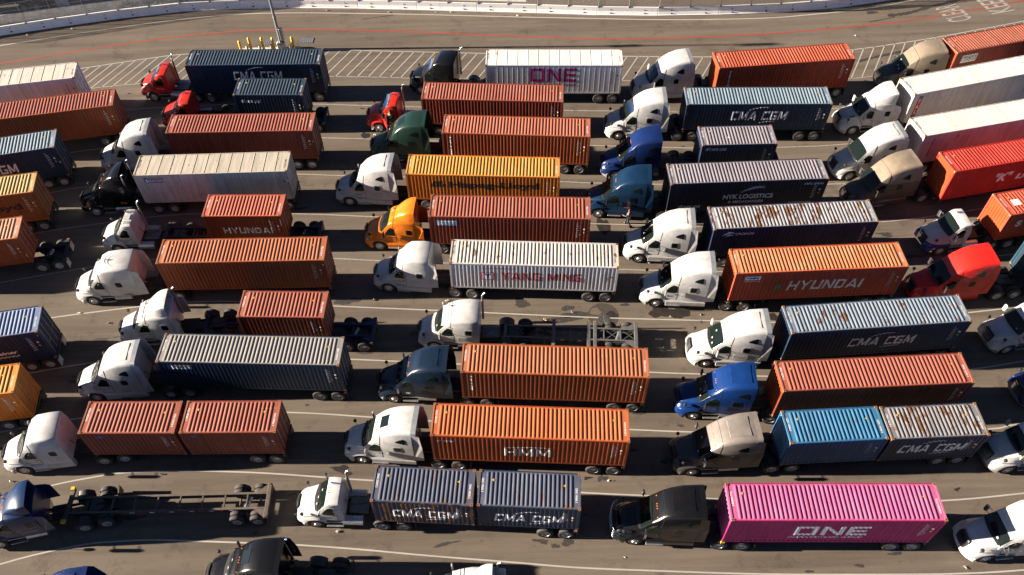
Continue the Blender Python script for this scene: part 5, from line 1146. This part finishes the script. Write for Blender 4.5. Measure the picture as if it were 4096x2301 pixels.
for (a, b), (c, d) in zip(fp[:-1], fp[1:]):
    for z in (2.98, 2.2): put("fence_rail", MB().cyl((a, b, z), (c, d, z), .022, n=6).mesh("fence_rail", 50), M['galv'], fence)
    mb = MB(); L = math.hypot(c - a, d - b); ux, uy = (c - a) / L, (d - b) / L; n = int(L / .11); H0, H1 = .85, 2.97; hh = H1 - H0; w_ = .0032
    for s in (1, -1):
        k = -int(hh / .11) if s == 1 else 0
        for kk in range(k, n + (0 if s == 1 else int(hh / .11))):
            u0 = kk * .11; t0, t1 = 0.0, hh
            ua, ub = u0, u0 + s * hh
            lo, hi = min(ua, ub), max(ua, ub)
            if hi < 0 or lo > L: continue
            def clip(u): return max(0, min(L, u))
            za = H0 + (clip(ua) - ua) * s; zb_ = H0 + (clip(ub) - ua) * s
            p, q = clip(ua), clip(ub)
            mb.add([(a + ux * p - uy * w_, b + uy * p + ux * w_, za), (a + ux * p + uy * w_, b + uy * p - ux * w_, za), (a + ux * q + uy * w_, b + uy * q - ux * w_, zb_), (a + ux * q - uy * w_, b + uy * q + ux * w_, zb_), (a + ux * p, b + uy * p, za + .008), (a + ux * q, b + uy * q, zb_ + .008)], [(0, 1, 2, 3), (0, 3, 5, 4), (1, 2, 5, 4)])
    put("chain_link_mesh", mb.mesh("chain_link_mesh"), M['wire'], fence, kind='stuff')

# beyond the fence at the left: parked trailer, concrete column, rubbish heap
tr = thing("parked_trailer", "dark parked trailer behind the fence at the top left corner", "trailer", (-57, 81.1, 0), R(8))
put("trailer_body", rounded_box(0, 12.2, 0, 2.4, 1.1, 3.4, .04), flat("dark_trailer", (.02, .022, .03), .6, var=.4), tr)
for k in range(26): put("body_rib", cached('brib', lambda: MB().box(0, .05, -.03, 0, 1.15, 3.3).mesh("body_rib")), M['black'], tr, (.3 + k * .46, 0, 0))
for xx in (8.6, 9.9): wheel(tr, xx, .32, True); wheel(tr, xx, 2.1, True, None, False)
cl = MB().lathe_z([(.62, 0), (.60, .1), (.60, 6.5)], 20).mesh("concrete_column", 50)
tag(put("concrete_column", cl, M['concrete'], None, (-44.9, 83.6, 0)), "round pale concrete column behind the fence", "column")
litter = MB(); rl = random.Random(3)
def chunk(mb, x, y, z, s):
    a = rl.uniform(0, 6.28); vs = [(x + rl.uniform(-s, s), y + rl.uniform(-s, s), z + rl.uniform(0, s * 1.2)) for _ in range(4)]; mb.add(vs, [(0, 1, 2), (0, 2, 3), (0, 3, 1), (1, 3, 2)])
for k in range(700):
    u = rl.random() ** .8; x = -38.6 + 9.5 * u; y = 82.45 + .10 * (x + 38.6) + rl.gauss(0, .38); chunk(litter, x, max(y, interp(J, x) + .75), 0 + rl.random() * .45, rl.uniform(.05, .17))
lm = litter.mesh("rubbish_heap"); mt, n_, l_, b_ = new_mat("mixed_rubbish"); ge = n_.new("ShaderNodeTexCoord"); tt = noise(n_, l_, ge.outputs["Object"], 3.5, 6, .8)
rr_ = ramp(n_, [(.3, (.03, .03, .03)), (.45, (.25, .22, .18)), (.58, (.7, .68, .62))]); l_.new(tt.outputs[0], rr_.inputs[0]); l_.new(rr_.outputs[0], b_.inputs["Base Color"])
put("rubbish_heap", lm, mt, kind='stuff')
mb = MB()
for k in range(260):
    x = rl.uniform(-56, -28); chunk(mb, x, interp(JB, x) - rl.uniform(.15, .75), 0, rl.uniform(.02, .08))
put("fallen_leaves", mb.mesh("fallen_leaves"), flat("leaf_litter", (.10, .075, .04), .9, var=.5), kind='stuff')
tag(put("cargo_box", rounded_box(-.6, .6, -.4, .4, 0, .7, .02), M['black'], None, (-37.4, 83.8, 0), (0, 0, R(20))), "dark crate behind the fence beside the rubbish heap", "crate")
put("dirty_shaded_ground", MB().add([(-64, 80.5, .004), (-52, 81.6, .004), (-42, 83.2, .004), (-36, 84.3, .004), (-36, 92, .004), (-64, 92, .004)], [(0, 1, 2, 3, 4, 5)]).mesh("dirty_shaded_ground"), M['patch'], kind='structure')  # dark sheet paints the parked trailer's shade onto the dirty asphalt
# paler paved strip beyond the fence
vs = []
for x, y in [(-31, 84.6), (-20, 84.4), (-14, 84.0), (-4, 83.0), (4, 82.2)]: vs += [(x, y - .6, .004), (x, y + 9, .004)]
put("concrete_pavement", MB().add(vs, [(2 * i, 2 * i + 2, 2 * i + 3, 2 * i + 1) for i in range(4)]).mesh("concrete_pavement"), M['concrete'], kind='structure')

# ------------------------------------------------------------------ lamp post, bollards, island, drains
isl = rounded_box(-24.75, -18.7, 73.55, 74.62, 0, .15, .03)
put("kerb_island", isl, M['concrete'], kind='structure')
lp = thing("lamp_post", "tall grey lamp post on a concrete foot among the yellow posts", "lamp post", (-20.53, 74.35, 0))
put("concrete_foot", MB().lathe_z([(.42, .15), (.42, .75), (.36, .82)], 20).mesh("concrete_foot", 40), M['concrete'], lp)
put("pole", MB().cyl((0, 0, .8), (0, 0, 13.6), .15, .075, n=14).mesh("pole", 50), M['galv'], lp)
put("base_plate", rounded_box(-.25, .25, -.25, .25, .82, .86, .01), M['galv'], lp)
bx = put("control_box", rounded_box(.12, .45, -.2, .12, 1.1, 2.3, .03), M['galv'], lp); put("box_door", rounded_box(.15, .42, -.215, -.203, 1.15, 2.25, .005), M['galv'], bx)
put("conduit", MB().tube([(.28, -.1, .15), (.28, -.1, 1.1)], .04).tube([(.1, -.15, .15), (.13, -.14, 3.2), (.1, -.1, 6.5)], .02).mesh("conduit"), M['black'], lp)
for z in (3.4, 6.2, 9.0): put("pole_band", MB().cyl((0, 0, z), (0, 0, z + .1), .165, n=14).mesh("pole_band", 50), M['galv'], lp)
put("cross_arm", MB().cyl((-1.5, 0, 13.3), (1.5, 0, 13.3), .05, n=8).cyl((-.9, 0, 9.7), (.9, 0, 9.7), .05, n=8).mesh("cross_arm"), M['galv'], lp)
fh = rounded_box(-.3, .3, -.22, .22, -.12, .14, .04, 2)
for q in ((-1.3, 0, 13.1), (-.45, 0, 13.1), (.45, 0, 13.1), (1.3, 0, 13.1), (-.75, 0, 9.5), (.75, 0, 9.5)): put("flood_lamp", fh, M['galv'], lp, q)
for i, (x, h, c) in enumerate([(-24.5, 1.25, 'yellow_paint'), (-23.5, 1.55, 'yellow_paint'), (-22.25, 1.55, 'yellow_paint'), (-21.2, 1.5, 'yellow_paint'), (-19.3, 1.5, 'yellow_paint'), (-23.85, .75, 'cream_paint'), (-22.6, .75, 'cream_paint'), (-21.45, .8, 'cream_paint'), (-19.6, .8, 'cream_paint')]):
    y = 74.05 if h > 1 else 73.95
    me = cached(('bol', h), lambda: MB().lathe_z([(.135, .12), (.135, h - .1), (.11, h - .02), (.05, h + .04), (.0, h + .05)], 16).mesh("bollard", 50))
    o = put("bollard", me, M[c], None, (x, y, 0)); tall = h > 1
    tag(o, ("tall yellow bollard with orange band, %s from the left on the kerb island" if tall else "short cream topped bollard, %s from the left among the tall ones") % ORD[i if tall else i - 5], "bollard", "bollards round the lamp post")
    if tall: put("reflective_band", cached(('band', h), lambda: MB().cyl((0, 0, h - .62), (0, 0, h - .40), .139, n=16, cap=False).mesh("reflective_band", 50)), M['band'], o)
def grate(x, y, rz, label):
    t = thing("drain_grate", label, "drain", (x, y, 0), rz)
    put("grate_frame", MB().box(-.68, .68, -.45, .45, .004, .02).mesh("grate_frame"), M['black'], t)
    for k in range(6): put("grate_plate", rounded_box(-.65 + k * .22, -.46 + k * .22, -.42, .42, .01, .035, .008), M['galv'], t)
grate(-21.74, 75.75, R(-1), "steel plate drain cover between the lamp post and the bollards")
grate(-18.26, 75.8, R(-4), "steel plate drain cover on open asphalt beside the lamp post")
mh = thing("round_drain", "round grated manhole in the dark asphalt patch above the empty chassis", "drain", (7.85, 38.54, 0))
put("drain_ring", MB().lathe_z([(.46, .004), (.46, .014), (.45, .016)], 32).mesh("drain_ring"), M['frame_tan'], mh)
put("drain_pit", MB().lathe_z([(.40, .010), (.40, .0175)], 32).mesh("drain_pit"), M['hole'], mh)
for k in range(9):
    y = -.30 + k * .075; w_ = math.sqrt(max(.0, .35 ** 2 - y * y)); put("drain_bar", MB().box(-w_, w_, y - .011, y + .011, .0185, .024).mesh("drain_bar"), M['galv'], mh)
put("drain_bar", MB().box(-.02, .02, -.35, .35, .018, .026).mesh("drain_bar"), M['galv'], mh)

# ------------------------------------------------------------------ bits of litter on the asphalt
DEB = [(-12.05, 64.51, 'metal'), (-10.49, 60.62, 'paper'), (-34.35, 67.93, 'dark'), (-42.8, 79.1, 'paper'), (-47.1, 78.2, 'paper'), (-9.41, 41.19, 'tan'), (-3.79, 40.85, 'paper'), (-31.58, 40.73, 'paper'), (-29.11, 39.69, 'paper'), (-12.53, 32.21, 'paper'), (12.79, 38.63, 'paper'), (3.48, 38.71, 'tan'), (5.49, 39.28, 'paper'), (15.08, 38.69, 'dark'),
       (7.58, 63.31, 'paper'), (6.82, 25.18, 'paper'), (7.2, 19.88, 'paper'), (14.87, 38.04, 'blue'), (-32.1, 26.46, 'paper'), (-10.31, 80.35, 'paper'), (-5.42, 80.1, 'paper'), (-3.91, 80.0, 'paper'), (2.98, 79.0, 'paper'), (-16.8, 81.1, 'paper'), (27.41, 18.61, 'paper'), (-10.4, 22.19, 'paper'), (-22.3, 26.66, 'paper'), (11.82, 44.02, 'paper'), (36.16, 73.65, 'paper')]
dm = {'paper': M['paper'], 'tan': flat("litter_tan", (.5, .33, .18), .8), 'dark': M['black'], 'blue': M['blue_ink'], 'metal': M['black']}
mb_by = {}
for x, y, c in DEB:
    mb_by.setdefault(c, MB())
    for _ in range(3): chunk(mb_by[c], x + rl.uniform(-.08, .08), y + rl.uniform(-.06, .06), .01, .10)
for c, mb in mb_by.items(): put("scattered_litter", mb.mesh("scattered_litter"), dm[c], kind='stuff')
mb = MB()
for k in range(900):
    x = rl.uniform(-45, 45); y = rl.uniform(16, 80); chunk(mb, x, y, .004, rl.uniform(.012, .03))
put("grit", mb.mesh("grit"), flat("grit_grey", (.28, .25, .21), .9, var=.5), kind='stuff')

# ------------------------------------------------------------------ people
def skin_body(name, joints, edges, radii, mat, parent):
    me = bpy.data.meshes.new(name); me.from_pydata(joints, edges, []); me.update(); o = put(name, me, None, parent)
    me.materials.append(mat); mod = o.modifiers.new("skin", 'SKIN')
    for i, r_ in enumerate(radii): me.skin_vertices[0].data[i].radius = (r_, r_) if not isinstance(r_, tuple) else r_
    me.skin_vertices[0].data[0].use_root = True
    o.modifiers.new("sub", 'SUBSURF').levels = 1; o.modifiers["sub"].render_levels = 2
    dg = bpy.context.evaluated_depsgraph_get(); m2 = bpy.data.meshes.new_from_object(o.evaluated_get(dg)); o.modifiers.clear(); o.data = m2
    m2.polygons.foreach_set('use_smooth', [True] * len(m2.polygons)); return o
skin = flat("skin_tone", (.30, .15, .09), .55); trouser = flat("dark_trousers", (.02, .025, .04), .8); vest = flat("orange_vest", (.55, .07, .015), .6); hiv = flat("lime_vest", (.35, .6, .05), .6)
hair = flat("black_hair", (.015, .012, .01), .7); boots = flat("dark_boots", (.02, .018, .016), .7); reflect = flat("silver_tape", (.7, .7, .66), .4); shirtm = flat("dark_shirt", (.04, .045, .06), .8)
def person(x, y, z, rz, label, vestmat, seated=False):
    t = thing("person", label, "person", (x, y, z), rz)
    if seated:
        leg = [(0, 0, .52), (0, -.11, .52), (.42, -.13, .55), (.46, -.13, .12), (.58, -.13, .06), (0, .11, .52), (.42, .13, .55), (.46, .13, .12), (.58, .13, .06)]; hip = .52
    else:
        leg = [(0, 0, .93), (.02, -.10, .90), (.20, -.11, .50), (.30, -.11, .09), (.42, -.11, .05), (-.02, .10, .90), (-.02, .11, .50), (-.30, .11, .16), (-.22, .11, .06)]; hip = .93
    b = hip - .93
    up_ = [(0, 0, 1.15 + b), (0, 0, 1.38 + b), (0, 0, 1.50 + b), (.02, 0, 1.60 + b), (.03, 0, 1.70 + b), (0, -.19, 1.40 + b), (-.10, -.27, 1.14 + b), (.06, -.28, .92 + b), (.10, -.27, .84 + b), (0, .19, 1.40 + b), (.12, .26, 1.16 + b), (.34, .20, 1.08 + b), (.42, .18, 1.08 + b)]
    J_ = leg + up_
    E_ = [(0, 1), (1, 2), (2, 3), (3, 4), (0, 5), (5, 6), (6, 7), (7, 8), (0, 9), (9, 10), (10, 11), (11, 12), (12, 13), (10, 14), (14, 15), (15, 16), (16, 17), (10, 18), (18, 19), (19, 20), (20, 21)]
    rad = [.14, .10, .068, .05, .045, .10, .068, .05, .045, (.15, .12), (.17, .12), .058, .095, .085, .062, .048, .036, .034, .062, .048, .036, .034]
    skin_body("body", J_, E_, rad, skin, t)
    # clothes over the body, a little wider than it
    skin_body("trousers", [(p[0], p[1], p[2]) for p in leg[:4] + leg[5:8]], [(0, 1), (1, 2), (2, 3), (0, 4), (4, 5), (5, 6)], [.165, .115, .083, .066, .115, .083, .066], trouser, t)
    vb = [(0, 0, hip + .06), (0, 0, 1.15 + b), (0, 0, 1.36 + b), (0, 0, 1.44 + b), (0, -.13, 1.39 + b), (0, .13, 1.39 + b)]
    v_ = skin_body("vest", vb, [(0, 1), (1, 2), (2, 3), (2, 4), (2, 5)], [.165, (.178, .145), (.19, .145), .085, .09, .09], vestmat, t)
    for q in ((1.18 + b, .182), (1.02 + b, .178)):
        put("reflective_band", MB().lathe_z([(q[1], q[0]), (q[1], q[0] + .05)], 14).mesh("reflective_band"), reflect, v_)
    for s, i0 in ((-1, 14), (1, 18)):
        P_ = [J_[i0], J_[i0 + 1], J_[i0 + 2]]; skin_body("sleeve", P_, [(0, 1), (1, 2)], [.075, .060, .048], shirtm, t)
        h0 = Vector(J_[i0 + 3]); f0 = (h0 - Vector(J_[i0 + 2])).normalized()
        for k in range(4): put("finger", MB().cyl(h0 + Vector((0, (k - 1.5) * .02, 0)), h0 + f0 * (.075 + .01 * (k % 3)) + Vector((0, (k - 1.5) * .022, -.01)), .010, .007, n=6).mesh("finger"), skin, t)
        put("thumb", MB().cyl(h0, h0 + f0 * .03 + Vector((.03, s * .04, 0)), .011, .008, n=6).mesh("thumb"), skin, t)
    bm = bmesh.new(); bmesh.ops.create_uvsphere(bm, u_segments=14, v_segments=10, radius=.115)
    for v in bm.verts: v.co = Vector((v.co.x * .95 - .012, v.co.y * .88, v.co.z * .95 + .03)) if v.co.z > -.02 or v.co.x < 0 else Vector((v.co.x * .6 - .03, v.co.y * .8, -.01))
    me = bpy.data.meshes.new("hair"); bm.to_mesh(me); bm.free(); me.materials.append(None); me.polygons.foreach_set('use_smooth', [True] * len(me.polygons))
    put("hair", me, hair, t, (.015, 0, 1.67 + b))
    put("nose", MB().cyl((.10, 0, 1.65 + b), (.135, 0, 1.625 + b), .008, .014, n=6).mesh("nose"), skin, t)
    for s in (-1, 1):
        put("boot", rounded_box(-.09, .17, -.05, .05, 0, .11, .03, 2), boots, t, (leg[4 if s < 0 else 8][0] - .08, leg[4 if s < 0 else 8][1], max(0, leg[4 if s < 0 else 8][2] - .06)))
        put("eye", MB().cyl((.095, s * .035, 1.675 + b), (.108, s * .035, 1.675 + b), .012, n=6).mesh("eye"), M['black'], t)
    return t
person(10.72, 48.25, 0, R(150), "worker in orange and red vest and dark trousers walking beside the teal blue cab", vest)
o_ = place((-10.03, 61.01), 'B2'); dd = Vector((math.cos(o_[2]), math.sin(o_[2]), 0)); nn = Vector((-dd.y, dd.x, 0))
pp = Vector((o_[0], o_[1], 0)) + dd * 2.4 - nn * 1.12
person(pp.x, pp.y, 1.05, o_[2] + R(-90), "driver in lime green vest sitting in the open doorway of the red cab", hiv, True)
